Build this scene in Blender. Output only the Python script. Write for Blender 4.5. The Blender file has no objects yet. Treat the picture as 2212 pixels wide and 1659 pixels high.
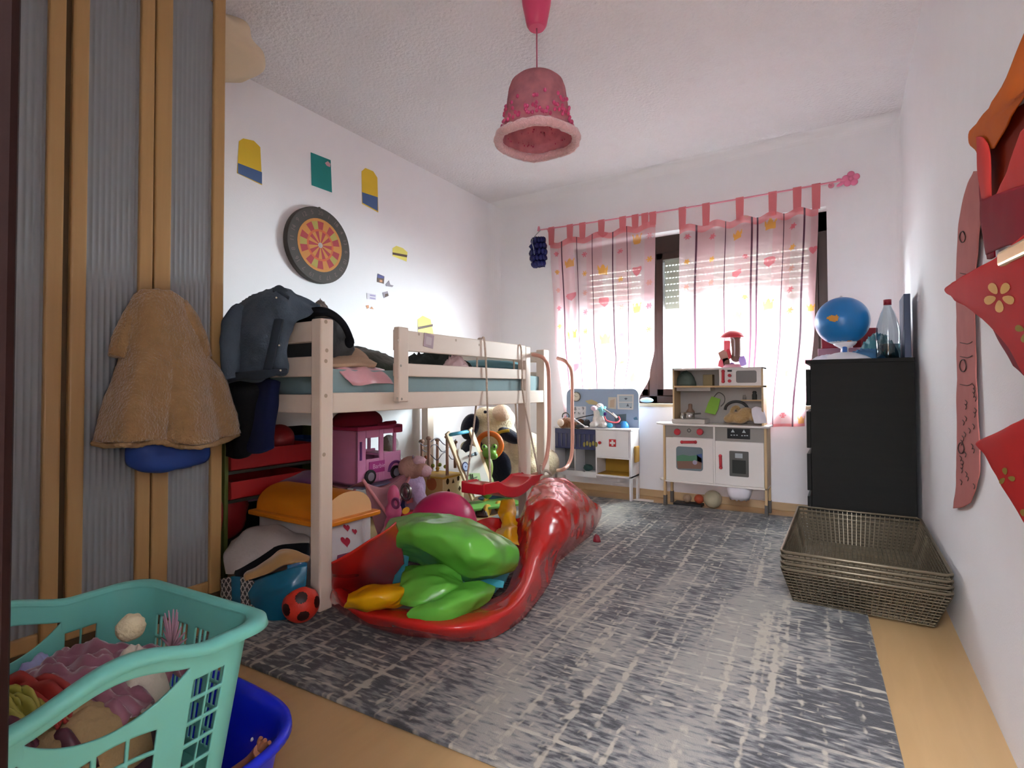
import bpy, bmesh, math, random
from mathutils import Vector, Matrix, Euler, noise
SC = bpy.context.scene
random.seed(7)
R = math.radians
# ------------------------------------------------------------------ camera
YAW, PITCH, ROLL, FPX, CPY, CAMH = R(32.03), R(1.218), R(-0.161), 1150.3, 812.9, 0.86
def cam_axes():
    F = Vector((-math.sin(YAW), math.cos(YAW), 0)); Rt = Vector((math.cos(YAW), math.sin(YAW), 0)); U = Vector((0, 0, 1))
    F2 = F * math.cos(PITCH) + U * math.sin(PITCH); U2 = U * math.cos(PITCH) - F * math.sin(PITCH)
    R2 = Rt * math.cos(ROLL) + U2 * math.sin(ROLL); U3 = U2 * math.cos(ROLL) - Rt * math.sin(ROLL)
    return R2, U3, F2
CR, CU, CF = cam_axes()
CAM = Vector((0, 0, CAMH))
cam = bpy.data.cameras.new('camera'); camo = bpy.data.objects.new('camera', cam)
SC.collection.objects.link(camo)
camo.matrix_world = Matrix(((CR.x, CU.x, -CF.x, 0), (CR.y, CU.y, -CF.y, 0), (CR.z, CU.z, -CF.z, CAMH), (0, 0, 0, 1)))
cam.sensor_width = 36; cam.lens = 36 * FPX / 2212; cam.shift_y = -(829.5 - CPY) / 2212
cam.clip_start = 0.01
SC.camera = camo
# ------------------------------------------------------------------ light
SC.view_settings.view_transform = 'Standard'; SC.view_settings.look = 'None'
SC.view_settings.gamma = 1; SC.view_settings.use_curve_mapping = False
SC.view_settings.exposure = 2.42
SC.cycles.max_bounces = 14; SC.cycles.diffuse_bounces = 9; SC.cycles.transparent_max_bounces = 16
W = bpy.data.worlds.new('World'); SC.world = W; W.use_nodes = True
bg = W.node_tree.nodes['Background']; bg.inputs[0].default_value = (0.92, 0.98, 1, 1); bg.inputs[1].default_value = 0.29
def area(name, loc, target, sx, sy, power, col, spread=180):
    l = bpy.data.lights.new(name, 'AREA'); l.shape = 'RECTANGLE'; l.size = sx; l.size_y = sy; l.energy = power; l.color = col
    l.spread = R(spread)
    o = bpy.data.objects.new(name, l); SC.collection.objects.link(o); o.location = loc
    o.rotation_euler = (Vector(target) - Vector(loc)).to_track_quat('-Z', 'Y').to_euler(); return o
area('daylight_from_garden', (3.0, 6.6, 2.4), (-1.1, 4.2, 1.1), 5.6, 4.2, 3300, (0.85, 0.915, 1.0))
area('daylight_from_street', (-4.4, 6.0, 2.0), (-1.1, 4.2, 1.1), 3.0, 3.0, 650, (0.85, 0.915, 1.0))
area('daylight_from_above', (-1.05, 5.9, 3.9), (-1.05, 4.2, 1.0), 3.4, 1.8, 750, (0.85, 0.915, 1.0))
area('hall_fill_light', (0.1, -1.3, 2.45), (0.0, -1.0, 0), 0.9, 0.9, 52, (0.85, 0.915, 1.0))  # added fill light behind the camera, brightens the room through the doorway

# ------------------------------------------------------------------ pixel rays (photo is 2212 x 1659) to points in the room
def ray(x, y): return CR * ((x - 1106) / FPX) - CU * ((y - CPY) / FPX) + CF
def PX(x, y, X): d = ray(x, y); return CAM + d * (X / d.x)
def PY(x, y, Y): d = ray(x, y); return CAM + d * (Y / d.y)
def PZ(x, y, Z): d = ray(x, y); return CAM + d * ((Z - CAMH) / d.z)
def PD(x, y, D): return CAM + ray(x, y) * D
D_, XL, XR, HC, YF = 4.16, -2.80, 0.318, 2.589, 0.05     # window wall, left wall, right wall, ceiling, door wall

# ------------------------------------------------------------------ materials
def lin(h):
    h = h.lstrip('#'); c = [int(h[i:i + 2], 16) / 255 for i in (0, 2, 4)]
    return tuple(x / 12.92 if x <= 0.04045 else ((x + 0.055) / 1.055) ** 2.4 for x in c) + (1,)
MATS = {}
def M(name, hexc=None, rough=0.6, metal=0.0, var=0.07, vs=9.0, bump=0.0, bs=60.0, trans=0.0, coat=0.0, sheen=0.0, alpha=1.0, emis=0.0, ior=1.45, tl=0.0, spec=None):
    if name in MATS: return MATS[name]
    m = bpy.data.materials.new(name); m.use_nodes = True; MATS[name] = m
    nt = m.node_tree; N = nt.nodes; L = nt.links; b = N['Principled BSDF']
    c = lin(hexc)
    tc = N.new('ShaderNodeTexCoord')
    nz = N.new('ShaderNodeTexNoise'); nz.inputs['Scale'].default_value = vs; nz.inputs['Detail'].default_value = 4
    L.new(tc.outputs['Object'], nz.inputs['Vector'])
    mx = N.new('ShaderNodeMix'); mx.data_type = 'RGBA'
    mx.inputs['A'].default_value = tuple(x * (1 - var) for x in c[:3]) + (1,)
    mx.inputs['B'].default_value = tuple(min(1, x * (1 + var)) for x in c[:3]) + (1,)
    L.new(nz.outputs['Fac'], mx.inputs['Factor']); L.new(mx.outputs['Result'], b.inputs['Base Color'])
    b.inputs['Roughness'].default_value = rough; b.inputs['Metallic'].default_value = metal
    b.inputs['Transmission Weight'].default_value = trans; b.inputs['Coat Weight'].default_value = coat
    b.inputs['Sheen Weight'].default_value = sheen; b.inputs['Alpha'].default_value = alpha; b.inputs['IOR'].default_value = ior
    b.inputs['Specular IOR Level'].default_value = spec if spec is not None else (0.2 if rough >= 0.8 else 0.5)
    if bump:
        n2 = N.new('ShaderNodeTexNoise'); n2.inputs['Scale'].default_value = bs; n2.inputs['Detail'].default_value = 3
        L.new(tc.outputs['Object'], n2.inputs['Vector'])
        bp = N.new('ShaderNodeBump'); bp.inputs['Strength'].default_value = bump; bp.inputs['Distance'].default_value = 0.01
        L.new(n2.outputs['Fac'], bp.inputs['Height']); L.new(bp.outputs['Normal'], b.inputs['Normal'])
    if tl:
        t = N.new('ShaderNodeBsdfTranslucent'); L.new(mx.outputs['Result'], t.inputs['Color'])
        ms = N.new('ShaderNodeMixShader'); ms.inputs[0].default_value = tl
        out = N['Material Output']; L.new(b.outputs[0], ms.inputs[1]); L.new(t.outputs[0], ms.inputs[2]); L.new(ms.outputs[0], out.inputs[0])
    return m
def sheer(name, hexc, see, rough=0.8):
    """thin cloth: part of the light goes straight through, the rest is diffused to both sides"""
    if name in MATS: return MATS[name]
    m = bpy.data.materials.new(name); m.use_nodes = True; MATS[name] = m
    nt = m.node_tree; N = nt.nodes; L = nt.links; N.remove(N['Principled BSDF'])
    tc = N.new('ShaderNodeTexCoord'); nz = N.new('ShaderNodeTexNoise'); nz.inputs['Scale'].default_value = 30
    L.new(tc.outputs['Object'], nz.inputs['Vector'])
    mx = N.new('ShaderNodeMix'); mx.data_type = 'RGBA'; c = lin(hexc)
    mx.inputs['A'].default_value = tuple(x * 0.96 for x in c[:3]) + (1,); mx.inputs['B'].default_value = c
    L.new(nz.outputs['Fac'], mx.inputs['Factor'])
    d = N.new('ShaderNodeBsdfDiffuse'); t = N.new('ShaderNodeBsdfTranslucent'); tr = N.new('ShaderNodeBsdfTransparent')
    L.new(mx.outputs['Result'], d.inputs['Color']); L.new(mx.outputs['Result'], t.inputs['Color'])
    a = N.new('ShaderNodeMixShader'); a.inputs[0].default_value = 0.5
    L.new(d.outputs[0], a.inputs[1]); L.new(t.outputs[0], a.inputs[2])
    b = N.new('ShaderNodeMixShader'); b.inputs[0].default_value = see
    L.new(a.outputs[0], b.inputs[1]); L.new(tr.outputs[0], b.inputs[2]); L.new(b.outputs[0], N['Material Output'].inputs[0])
    return m
def glassy(name, hexc, see=0.85, rough=0.03):
    """thin clear sheet (window pane, bottle wall): mostly see-through with a gloss reflection"""
    if name in MATS: return MATS[name]
    m = bpy.data.materials.new(name); m.use_nodes = True; MATS[name] = m
    nt = m.node_tree; N = nt.nodes; L = nt.links; N.remove(N['Principled BSDF'])
    tr = N.new('ShaderNodeBsdfTransparent'); tr.inputs[0].default_value = lin(hexc)
    g = N.new('ShaderNodeBsdfGlossy'); g.inputs['Roughness'].default_value = rough
    fr = N.new('ShaderNodeLayerWeight'); fr.inputs[0].default_value = 0.15
    mul = N.new('ShaderNodeMath'); mul.operation = 'MULTIPLY_ADD'; mul.inputs[1].default_value = 0.6; mul.inputs[2].default_value = (1 - see) * 0.2
    L.new(fr.outputs['Facing'], mul.inputs[0])
    b = N.new('ShaderNodeMixShader'); L.new(mul.outputs[0], b.inputs[0]); L.new(tr.outputs[0], b.inputs[1]); L.new(g.outputs[0], b.inputs[2])
    L.new(b.outputs[0], N['Material Output'].inputs[0]); return m
def wood(name, c1, c2, scale=4.0, axis=(1, 14, 14), rough=0.5, planks=None, seam=0.6):
    if name in MATS: return MATS[name]
    m = bpy.data.materials.new(name); m.use_nodes = True; MATS[name] = m
    nt = m.node_tree; N = nt.nodes; L = nt.links; b = N['Principled BSDF']
    tc = N.new('ShaderNodeTexCoord'); mp = N.new('ShaderNodeMapping'); mp.inputs['Scale'].default_value = axis
    L.new(tc.outputs['Object'], mp.inputs['Vector'])
    nz = N.new('ShaderNodeTexNoise'); nz.inputs['Scale'].default_value = scale; nz.inputs['Detail'].default_value = 6; nz.inputs['Distortion'].default_value = 0.6
    L.new(mp.outputs[0], nz.inputs['Vector'])
    mx = N.new('ShaderNodeMix'); mx.data_type = 'RGBA'; mx.inputs['A'].default_value = lin(c1); mx.inputs['B'].default_value = lin(c2)
    L.new(nz.outputs['Fac'], mx.inputs['Factor']); res = mx.outputs['Result']
    if planks:
        br = N.new('ShaderNodeTexBrick'); br.inputs['Scale'].default_value = 1
        br.inputs['Brick Width'].default_value = planks[0]; br.inputs['Row Height'].default_value = planks[1]
        br.inputs['Mortar Size'].default_value = 0.002; br.inputs['Color1'].default_value = (1, 1, 1, 1); br.inputs['Color2'].default_value = (0.88, 0.87, 0.86, 1)
        br.inputs['Mortar'].default_value = (seam, seam, seam, 1)
        L.new(tc.outputs['Object'], br.inputs['Vector'])
        mm = N.new('ShaderNodeMix'); mm.data_type = 'RGBA'; mm.blend_type = 'MULTIPLY'; mm.inputs['Factor'].default_value = 1
        L.new(res, mm.inputs['A']); L.new(br.outputs['Color'], mm.inputs['B']); res = mm.outputs['Result']
    L.new(res, b.inputs['Base Color']); b.inputs['Roughness'].default_value = rough
    return m

# ------------------------------------------------------------------ objects
def wm(o):
    if o.parent: return wm(o.parent) @ o.matrix_parent_inverse @ o.matrix_basis
    return o.matrix_basis.copy()
def empty(name, loc, label, cat, group=None, kind=None):
    o = bpy.data.objects.new(name, None); o.empty_display_size = 0.05; SC.collection.objects.link(o); o.location = loc
    tag(o, label, cat, group, kind); return o
def tag(o, label=None, cat=None, group=None, kind=None):
    if label: o['label'] = label
    if cat: o['category'] = cat
    if group: o['group'] = group
    if kind: o['kind'] = kind
    return o
def out(name, bm, mats, parent=None, smooth=False, bevel=0.0, seg=2, solid=0.0, subsurf=0, remesh=0.0, label=None, disp=None, off=0.0, recalc=True):
    if recalc: bmesh.ops.recalc_face_normals(bm, faces=bm.faces[:])
    c = Vector((0, 0, 0))
    if parent is None and bm.verts:
        xs = [v.co for v in bm.verts]
        c = Vector(((min(v.x for v in xs) + max(v.x for v in xs)) / 2, (min(v.y for v in xs) + max(v.y for v in xs)) / 2, min(v.z for v in xs)))
        for v in bm.verts: v.co -= c
    me = bpy.data.meshes.new(name); bm.to_mesh(me); bm.free()
    for m in (mats if isinstance(mats, (list, tuple)) else [mats]): me.materials.append(m)
    if smooth:
        for p in me.polygons: p.use_smooth = True
    o = bpy.data.objects.new(name, me); SC.collection.objects.link(o)
    if parent is None: o.location = c
    else:
        o.parent = parent; o.matrix_parent_inverse = wm(parent).inverted()
    if label: o['label'] = label
    if remesh:
        md = o.modifiers.new('remesh', 'REMESH'); md.mode = 'VOXEL'; md.voxel_size = remesh; md.use_smooth_shade = True
        sm = o.modifiers.new('smooth', 'SMOOTH'); sm.iterations = 6; sm.factor = 0.5
    if disp:
        tx = bpy.data.textures.new(name, 'CLOUDS'); tx.noise_scale = disp[1]
        md = o.modifiers.new('disp', 'DISPLACE'); md.texture = tx; md.strength = disp[0]; md.mid_level = 0.5
    if solid:
        md = o.modifiers.new('solid', 'SOLIDIFY'); md.thickness = solid; md.offset = off
    if bevel:
        md = o.modifiers.new('bevel', 'BEVEL'); md.width = bevel; md.segments = seg; md.limit_method = 'ANGLE'; md.angle_limit = R(40)
    if subsurf:
        md = o.modifiers.new('sub', 'SUBSURF'); md.levels = subsurf; md.render_levels = subsurf
    return o
def NB(): return bmesh.new()
def face(bm, vs, mi=0):
    f = bm.faces.new([v if isinstance(v, bmesh.types.BMVert) else bm.verts.new(v) for v in vs]); f.material_index = mi; return f
def box(bm, lo, hi, mi=0, rot=None, about=None):
    """axis-aligned box from corner lo to corner hi, optionally turned by Matrix rot about a point"""
    x0, y0, z0 = lo; x1, y1, z1 = hi
    P = [Vector(p) for p in ((x0, y0, z0), (x1, y0, z0), (x1, y1, z0), (x0, y1, z0), (x0, y0, z1), (x1, y0, z1), (x1, y1, z1), (x0, y1, z1))]
    if rot:
        a = Vector(about) if about else (Vector(lo) + Vector(hi)) / 2
        P = [rot @ (p - a) + a for p in P]
    V = [bm.verts.new(p) for p in P]
    for q in ((3, 2, 1, 0), (4, 5, 6, 7), (0, 1, 5, 4), (1, 2, 6, 5), (2, 3, 7, 6), (3, 0, 4, 7)):
        f = bm.faces.new([V[i] for i in q]); f.material_index = mi
    return bm
def bar(bm, a, b, w, h=None, mi=0, up=(0, 0, 1)):
    """straight square bar from a to b"""
    a, b = Vector(a), Vector(b); d = (b - a).normalized(); u = Vector(up)
    s = d.cross(u)
    if s.length < 1e-4: s = d.cross(Vector((1, 0, 0)))
    s.normalize(); u = s.cross(d); h = h or w
    V = []
    for p in (a, b):
        for i, j in ((-1, -1), (1, -1), (1, 1), (-1, 1)): V.append(bm.verts.new(p + s * (i * w / 2) + u * (j * h / 2)))
    for q in ((3, 2, 1, 0), (4, 5, 6, 7), (0, 1, 5, 4), (1, 2, 6, 5), (2, 3, 7, 6), (3, 0, 4, 7)):
        f = bm.faces.new([V[i] for i in q]); f.material_index = mi
    return bm
def catmull(P, n, closed=False):
    P = [Vector(p) for p in P]; res = []; m = len(P)
    rng = m if closed else m - 1
    for i in range(rng):
        if closed: a, b, c, d = P[(i - 1) % m], P[i], P[(i + 1) % m], P[(i + 2) % m]
        else: a, b, c, d = P[max(i - 1, 0)], P[i], P[i + 1], P[min(i + 2, m - 1)]
        for k in range(n):
            t = k / n
            res.append(0.5 * (2 * b + (c - a) * t + (2 * a - 5 * b + 4 * c - d) * t * t + (3 * b - a - 3 * c + d) * t ** 3))
    if not closed: res.append(P[-1])
    return res
def tube(bm, P, r, seg=10, closed=False, smooth=6, mi=0, caps=True):
    """round tube along points; r a number or one radius per control point"""
    pts = catmull(P, smooth, closed) if smooth else [Vector(p) for p in P]
    n = len(pts); rs = []
    for i in range(n):
        if isinstance(r, (int, float)): rs.append(r)
        else:
            t = i / max(1, (n if closed else n - 1)) * (len(r) - 1); k = min(int(t), len(r) - 2); rs.append(r[k] + (r[k + 1] - r[k]) * (t - k))
    prev = None; rings = []
    for i in range(n):
        d = (pts[(i + 1) % n] - pts[i - 1]) if closed else (pts[min(i + 1, n - 1)] - pts[max(i - 1, 0)])
        d.normalize()
        if prev is None:
            s = d.cross(Vector((0, 0, 1)));
            if s.length < 0.05: s = d.cross(Vector((1, 0, 0)))
        else: s = prev - d * prev.dot(d)
        s.normalize(); prev = s.copy(); u = d.cross(s)
        rings.append([bm.verts.new(pts[i] + (s * math.cos(2 * math.pi * k / seg) + u * math.sin(2 * math.pi * k / seg)) * rs[i]) for k in range(seg)])
    for i in range(n if closed else n - 1):
        A, B = rings[i], rings[(i + 1) % n]
        for k in range(seg):
            f = bm.faces.new((A[k], A[(k + 1) % seg], B[(k + 1) % seg], B[k])); f.material_index = mi; f.smooth = True
    if caps and not closed:
        f = bm.faces.new(rings[0][::-1]); f.material_index = mi; f = bm.faces.new(rings[-1]); f.material_index = mi
    return bm
def cyl(bm, a, b, r, r2=None, seg=20, mi=0, caps=True):
    return tube(bm, [a, b], [r, r2 if r2 is not None else r], seg=seg, smooth=0, mi=mi, caps=caps)
def lathe(bm, prof, loc, seg=32, mi=0, M_=None, close=True):
    """surface of revolution about z: prof = list of (radius, z)"""
    rings = []; loc = Vector(loc)
    for r, z in prof:
        ring = []
        for k in range(seg):
            a = 2 * math.pi * k / seg; p = Vector((r * math.cos(a), r * math.sin(a), z))
            if M_: p = M_ @ p
            ring.append(bm.verts.new(p + loc))
        rings.append(ring)
    for A, B in zip(rings[:-1], rings[1:]):
        for k in range(seg):
            f = bm.faces.new((A[k], A[(k + 1) % seg], B[(k + 1) % seg], B[k])); f.material_index = mi; f.smooth = True
    if close:
        if prof[0][0] > 1e-5: f = bm.faces.new(rings[0][::-1]); f.material_index = mi
        if prof[-1][0] > 1e-5: f = bm.faces.new(rings[-1]); f.material_index = mi
    bmesh.ops.remove_doubles(bm, verts=[v for r in rings for v in r], dist=1e-6)
    return bm
def ball(bm, c, r, rot=None, seg=20, mi=0, lump=0.0, seed=0, freq=6.0):
    """ellipsoid, r = (rx, ry, rz), optionally lumpy"""
    if isinstance(r, (int, float)): r = (r, r, r)
    n0 = bmesh.ops.create_uvsphere(bm, u_segments=seg, v_segments=max(6, seg * 2 // 3), radius=1)['verts']
    c = Vector(c)
    for v in n0:
        p = Vector((v.co.x * r[0], v.co.y * r[1], v.co.z * r[2]))
        if lump: p *= 1 + lump * noise.noise(v.co * freq * 0.4 + Vector((seed, seed * 2.3, -seed)))
        if rot: p = rot @ p
        v.co = p + c
    for f in {f for v in n0 for f in v.link_faces}: f.material_index = mi; f.smooth = True
    return bm
def prism(bm, pts, d, mi=0, cap=True):
    """polygon pts (3-D, planar) pushed along vector d"""
    d = Vector(d); A = [bm.verts.new(Vector(p)) for p in pts]; B = [bm.verts.new(Vector(p) + d) for p in pts]; n = len(A)
    f = bm.faces.new(A); f.material_index = mi; f = bm.faces.new(B[::-1]); f.material_index = mi
    for k in range(n): f = bm.faces.new((A[k], B[k], B[(k + 1) % n], A[(k + 1) % n])); f.material_index = mi
    return bm
def rot(x=0, y=0, z=0): return Euler((R(x), R(y), R(z))).to_matrix()
def rows_surface(rows, n, m):
    """dense grid of points through rows of control points"""
    fine = [catmull(r, n) for r in rows]; cols = len(fine[0])
    G = [catmull([f[j] for f in fine], m) for j in range(cols)]
    return [[G[j][i] for j in range(cols)] for i in range(len(G[0]))]
def cloth(bm, rows, n=8, m=8, wr=0.0, freq=9.0, seed=0.0, crease=False, mi=0, fine=0.0):
    """hanging or lying fabric through rows of control points with wrinkles of height wr"""
    G = rows_surface(rows, n, m); H, Wd = len(G), len(G[0]); V = []
    for i in range(H):
        row = []
        for j in range(Wd):
            p = G[i][j]
            if wr:
                a = G[min(i + 1, H - 1)][j] - G[max(i - 1, 0)][j]; b = G[i][min(j + 1, Wd - 1)] - G[i][max(j - 1, 0)]
                nn = a.cross(b)
                if nn.length > 1e-9: nn.normalize()
                q = p * freq + Vector((seed * 7.1, seed * 3.3, seed))
                w = noise.noise(q)
                if crease: w = 1 - 2 * abs(w) + 0.5 * (1 - 2 * abs(noise.noise(q * 2.3))) - 0.6
                p = p + nn * (w * wr + fine * noise.noise(q * 4))
            row.append(bm.verts.new(p))
        V.append(row)
    for i in range(H - 1):
        for j in range(Wd - 1):
            f = bm.faces.new((V[i][j], V[i][j + 1], V[i + 1][j + 1], V[i + 1][j])); f.smooth = True; f.material_index = mi
    return V
def heap(bm, c, rx, ry, h, seed=0, wr=0.25, freq=3.0, ang=0, n=22, m=44, mi=0, crease=True, power=0.6):
    """crumpled pile of cloth: closed dome on a flat underside"""
    c = Vector(c); rings = []; ca, sa = math.cos(R(ang)), math.sin(R(ang))
    for i in range(n + 1):
        t = i / n; ring = []
        for k in range(m):
            a = 2 * math.pi * k / m; x, y = math.cos(a) * t, math.sin(a) * t
            q = Vector((x * freq, y * freq, seed * 3.7))
            w = noise.noise(q)
            if crease: w = 0.8 - 2 * abs(w)
            z = max(0.0, (1 - t ** 2)) ** power * (1 + wr * w + wr * 0.5 * noise.noise(q * 2.7))
            e = 1 + 0.12 * noise.noise(Vector((math.cos(a) * 1.5, math.sin(a) * 1.5, seed)))
            X, Y = x * rx * e, y * ry * e
            ring.append(bm.verts.new((c.x + X * ca - Y * sa, c.y + X * sa + Y * ca, c.z + z * h)))
        rings.append(ring)
    for A, B in zip(rings[:-1], rings[1:]):
        for k in range(m):
            f = bm.faces.new((A[k], A[(k + 1) % m], B[(k + 1) % m], B[k])); f.smooth = True; f.material_index = mi
    bmesh.ops.remove_doubles(bm, verts=rings[0], dist=1e-6)
    f = bm.faces.new(rings[-1]); f.material_index = mi
    return bm
def text(bm, s, size, origin, ux, uy, mi=0, depth=0.0):
    """lettering laid on a surface: origin is the middle of the word, ux reading direction, uy up"""
    cu = bpy.data.curves.new('lettering', 'FONT'); cu.body = s; cu.size = size; cu.align_x = 'CENTER'; cu.align_y = 'CENTER'
    o = bpy.data.objects.new('lettering', cu); SC.collection.objects.link(o)
    dg = bpy.context.evaluated_depsgraph_get(); me = bpy.data.meshes.new_from_object(o.evaluated_get(dg))
    ux, uy, og = Vector(ux), Vector(uy), Vector(origin); n = ux.cross(uy)
    vs = [bm.verts.new(og + ux * v.co.x + uy * v.co.y + n * depth) for v in me.vertices]
    for p in me.polygons:
        try: f = bm.faces.new([vs[i] for i in p.vertices]); f.material_index = mi
        except ValueError: pass
    bpy.data.objects.remove(o); bpy.data.curves.remove(cu); bpy.data.meshes.remove(me)
def copy_tree(o, parent=None):
    c = o.copy(); SC.collection.objects.link(c)
    if parent: c.parent = parent; c.matrix_parent_inverse = o.matrix_parent_inverse.copy()
    for ch in list(o.children): copy_tree(ch, c)
    return c
def disc(bm, c, r, n, up, seg=20, mi=0, sx=1.0):
    c = Vector(c); n = Vector(n).normalized(); u = (Vector(up) - n * n.dot(Vector(up))).normalized(); s = u.cross(n)
    f = bm.faces.new([bm.verts.new(c + s * (r * sx * math.cos(2 * math.pi * k / seg)) + u * (r * math.sin(2 * math.pi * k / seg))) for k in range(seg)]); f.material_index = mi
def heart_pts(n=24):
    P = []
    for k in range(n):
        t = 2 * math.pi * k / n
        P.append((16 * math.sin(t) ** 3 / 17, (13 * math.cos(t) - 5 * math.cos(2 * t) - 2 * math.cos(3 * t) - math.cos(4 * t)) / 17))
    return P
# ------------------------------------------------------------------ room
WALL = M('wall_paint', '#e6e5e7', 0.9, var=0.02, bump=0.12, bs=220)
CEIL = M('ceiling_plaster', '#e1dfe1', 0.95, var=0.03, bump=1.0, bs=55)
FLOOR = wood('beech_laminate', '#a5855a', '#b49368', 3.0, (10, 1, 1), 0.35, None)
def struct(name, bm, mats, **k):
    o = out(name, bm, mats, **k); o['kind'] = 'structure'; return o
b = NB(); box(b, (-3.0, -2.2, -0.1), (1.4, D_ + 0.3, 0)); struct('floor', b, FLOOR)
b = NB(); box(b, (-3.0, -2.2, HC), (1.4, D_ + 0.3, HC + 0.1)); struct('ceiling', b, CEIL)
b = NB(); box(b, (XL - 0.15, YF, 0), (XL, D_ + 0.3, HC)); struct('wall_left', b, WALL)
b = NB(); box(b, (XR, YF - 0.1, 0), (XR + 0.15, D_ + 0.3, HC)); struct('wall_right', b, WALL)
b = NB(); box(b, (XL, YF - 0.12, 0), (-0.36, YF, HC)); box(b, (-0.36, YF - 0.12, 2.05), (XR, YF, HC)); struct('wall_front', b, WALL)
MAHOG = wood('mahogany_stain', '#0e0302', '#160503', 3.0, (8, 8, 1), 0.6)
MAHOG.node_tree.nodes['Principled BSDF'].inputs['Specular IOR Level'].default_value = 0.1
b = NB(); box(b, (-0.40, -0.08, 0), (-0.30, 0.081, 2.08)); box(b, (-0.40, -0.08, 2.0), (XR, 0.078, 2.08)); struct('trim_1', b, MAHOG, bevel=0.004)
b = NB(); box(b, (-1.5, -2.2, 0), (-1.4, -0.1, HC)); box(b, (0.9, -2.2, 0), (1.0, -0.1, HC)); box(b, (-1.5, -2.3, 0), (1.0, -2.2, HC)); struct('wall_hall', b, WALL)
WX0, WX1 = PY(1230, 600, D_).x, PY(1786, 500, D_).x
WZ0, WZ1 = PY(1440, 872, D_).z, PY(1786, 445, D_).z
b = NB()
box(b, (XL, D_, 0), (WX0, D_ + 0.3, HC)); box(b, (WX1, D_, 0), (XR, D_ + 0.3, HC))
box(b, (WX0, D_, 0), (WX1, D_ + 0.3, WZ0)); box(b, (WX0, D_, WZ1), (WX1, D_ + 0.3, HC))
struct('wall_back', b, WALL)
def cove(name, a, b_, u, v, r):
    """plastered quarter-round hollow along a room corner"""
    bm = NB(); a, b_, u, v = map(Vector, (a, b_, u, v)); P = []
    for k in range(9):
        t = math.pi / 2 * k / 8; P.append(a + u * (r - r * math.sin(t)) + v * (r - r * math.cos(t)))
    prism(bm, [a] + P, b_ - a); struct(name, bm, WALL, smooth=False)
cove('trim_2', (XL, D_, HC), (XR, D_, HC), (0, -1, 0), (0, 0, -1), 0.075)
cove('trim_3', (XL, D_, 0), (XL, D_, HC), (1, 0, 0), (0, -1, 0), 0.10)
cove('trim_4', (XR, D_, 0), (XR, D_, HC), (-1, 0, 0), (0, -1, 0), 0.06)
b = NB(); box(b, (XL + .1, D_ - 0.012, 0), (XR - .06, D_, 0.055)); struct('baseboard_back', b, wood('baseboard_wood', '#a98d68', '#bda27c', 3, (1, 8, 8), 0.5), bevel=0.003)
# window: dark frame, two sashes, panes, rolling shutter half down, sill board
DARKW = wood('dark_window_wood', '#2a1c17', '#3a2820', 3, (9, 9, 1), 0.45)
win = empty('window_1', ((WX0 + WX1) / 2, D_ + 0.12, WZ0), None, None, kind='structure')
def st(o): o['kind'] = 'structure'; return o
fy0, fy1 = D_ + 0.12, D_ + 0.19
MX = PY(1410, 700, D_ + 0.12).x
b = NB()
box(b, (WX0, fy0, WZ0), (WX1, fy1, WZ0 + 0.06)); box(b, (WX0, fy0, WZ1 - 0.14), (WX1, fy1, WZ1))
box(b, (WX0, fy0, WZ0), (WX0 + 0.06, fy1, WZ1)); box(b, (WX1 - 0.06, fy0, WZ0), (WX1, fy1, WZ1)); box(b, (MX - 0.035, fy0, WZ0), (MX + 0.035, fy1, WZ1))
st(out('window_frame', b, DARKW, win, bevel=0.004))
PANE = glassy('window_glass', '#f4faf8', 0.95)
for x0, x1 in ((WX0 + 0.06, MX - 0.035), (MX + 0.035, WX1 - 0.06)):
    z0, z1 = WZ0 + 0.06, WZ1 - 0.14; b = NB(); w = 0.055; y0, y1 = fy0 - 0.015, fy1 - 0.02
    box(b, (x0, y0, z0), (x1, y1, z0 + w)); box(b, (x0, y0, z1 - w), (x1, y1, z1)); box(b, (x0, y0, z0), (x0 + w, y1, z1)); box(b, (x1 - w, y0, z0), (x1, y1, z1))
    s = st(out('window_sash', b, DARKW, win, bevel=0.004))
    b = NB(); box(b, (x0 + w, fy0 + 0.02, z0 + w), (x1 - w, fy0 + 0.026, z1 - w)); st(out('window_pane', b, PANE, s))
# shutter: slats joined by little bridges, daylight comes through the row of slots between them
SHUT = M('shutter_plastic', '#b9b3a6', 0.5, var=0.03)
b = NB(); sy = D_ + 0.25; sz0 = PY(1440, 668, sy).z; pitch = 0.052; z = sz0; k = 0
while z < WZ1 + 0.02:
    zt = z + pitch - 0.009
    for (ya, yb, za, zb) in ((sy, sy + 0.008, z, zt),): box(b, (WX0 - 0.01, ya, za), (WX1 + 0.01, yb, zb))
    x = WX0 + 0.01 * (k % 2)
    while x < WX1:
        box(b, (x, sy + 0.001, zt), (x + 0.011, sy + 0.007, zt + 0.009)); x += 0.026
    z += pitch; k += 1
st(out('roller_shutter', b, SHUT, win))
b = NB(); box(b, (WX0, D_ - 0.02, WZ0 - 0.025), (WX1, fy0, WZ0 + 0.0)); st(out('window_sill', b, M('sill_board', '#b9a98e', 0.5), win, bevel=0.004))

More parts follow.
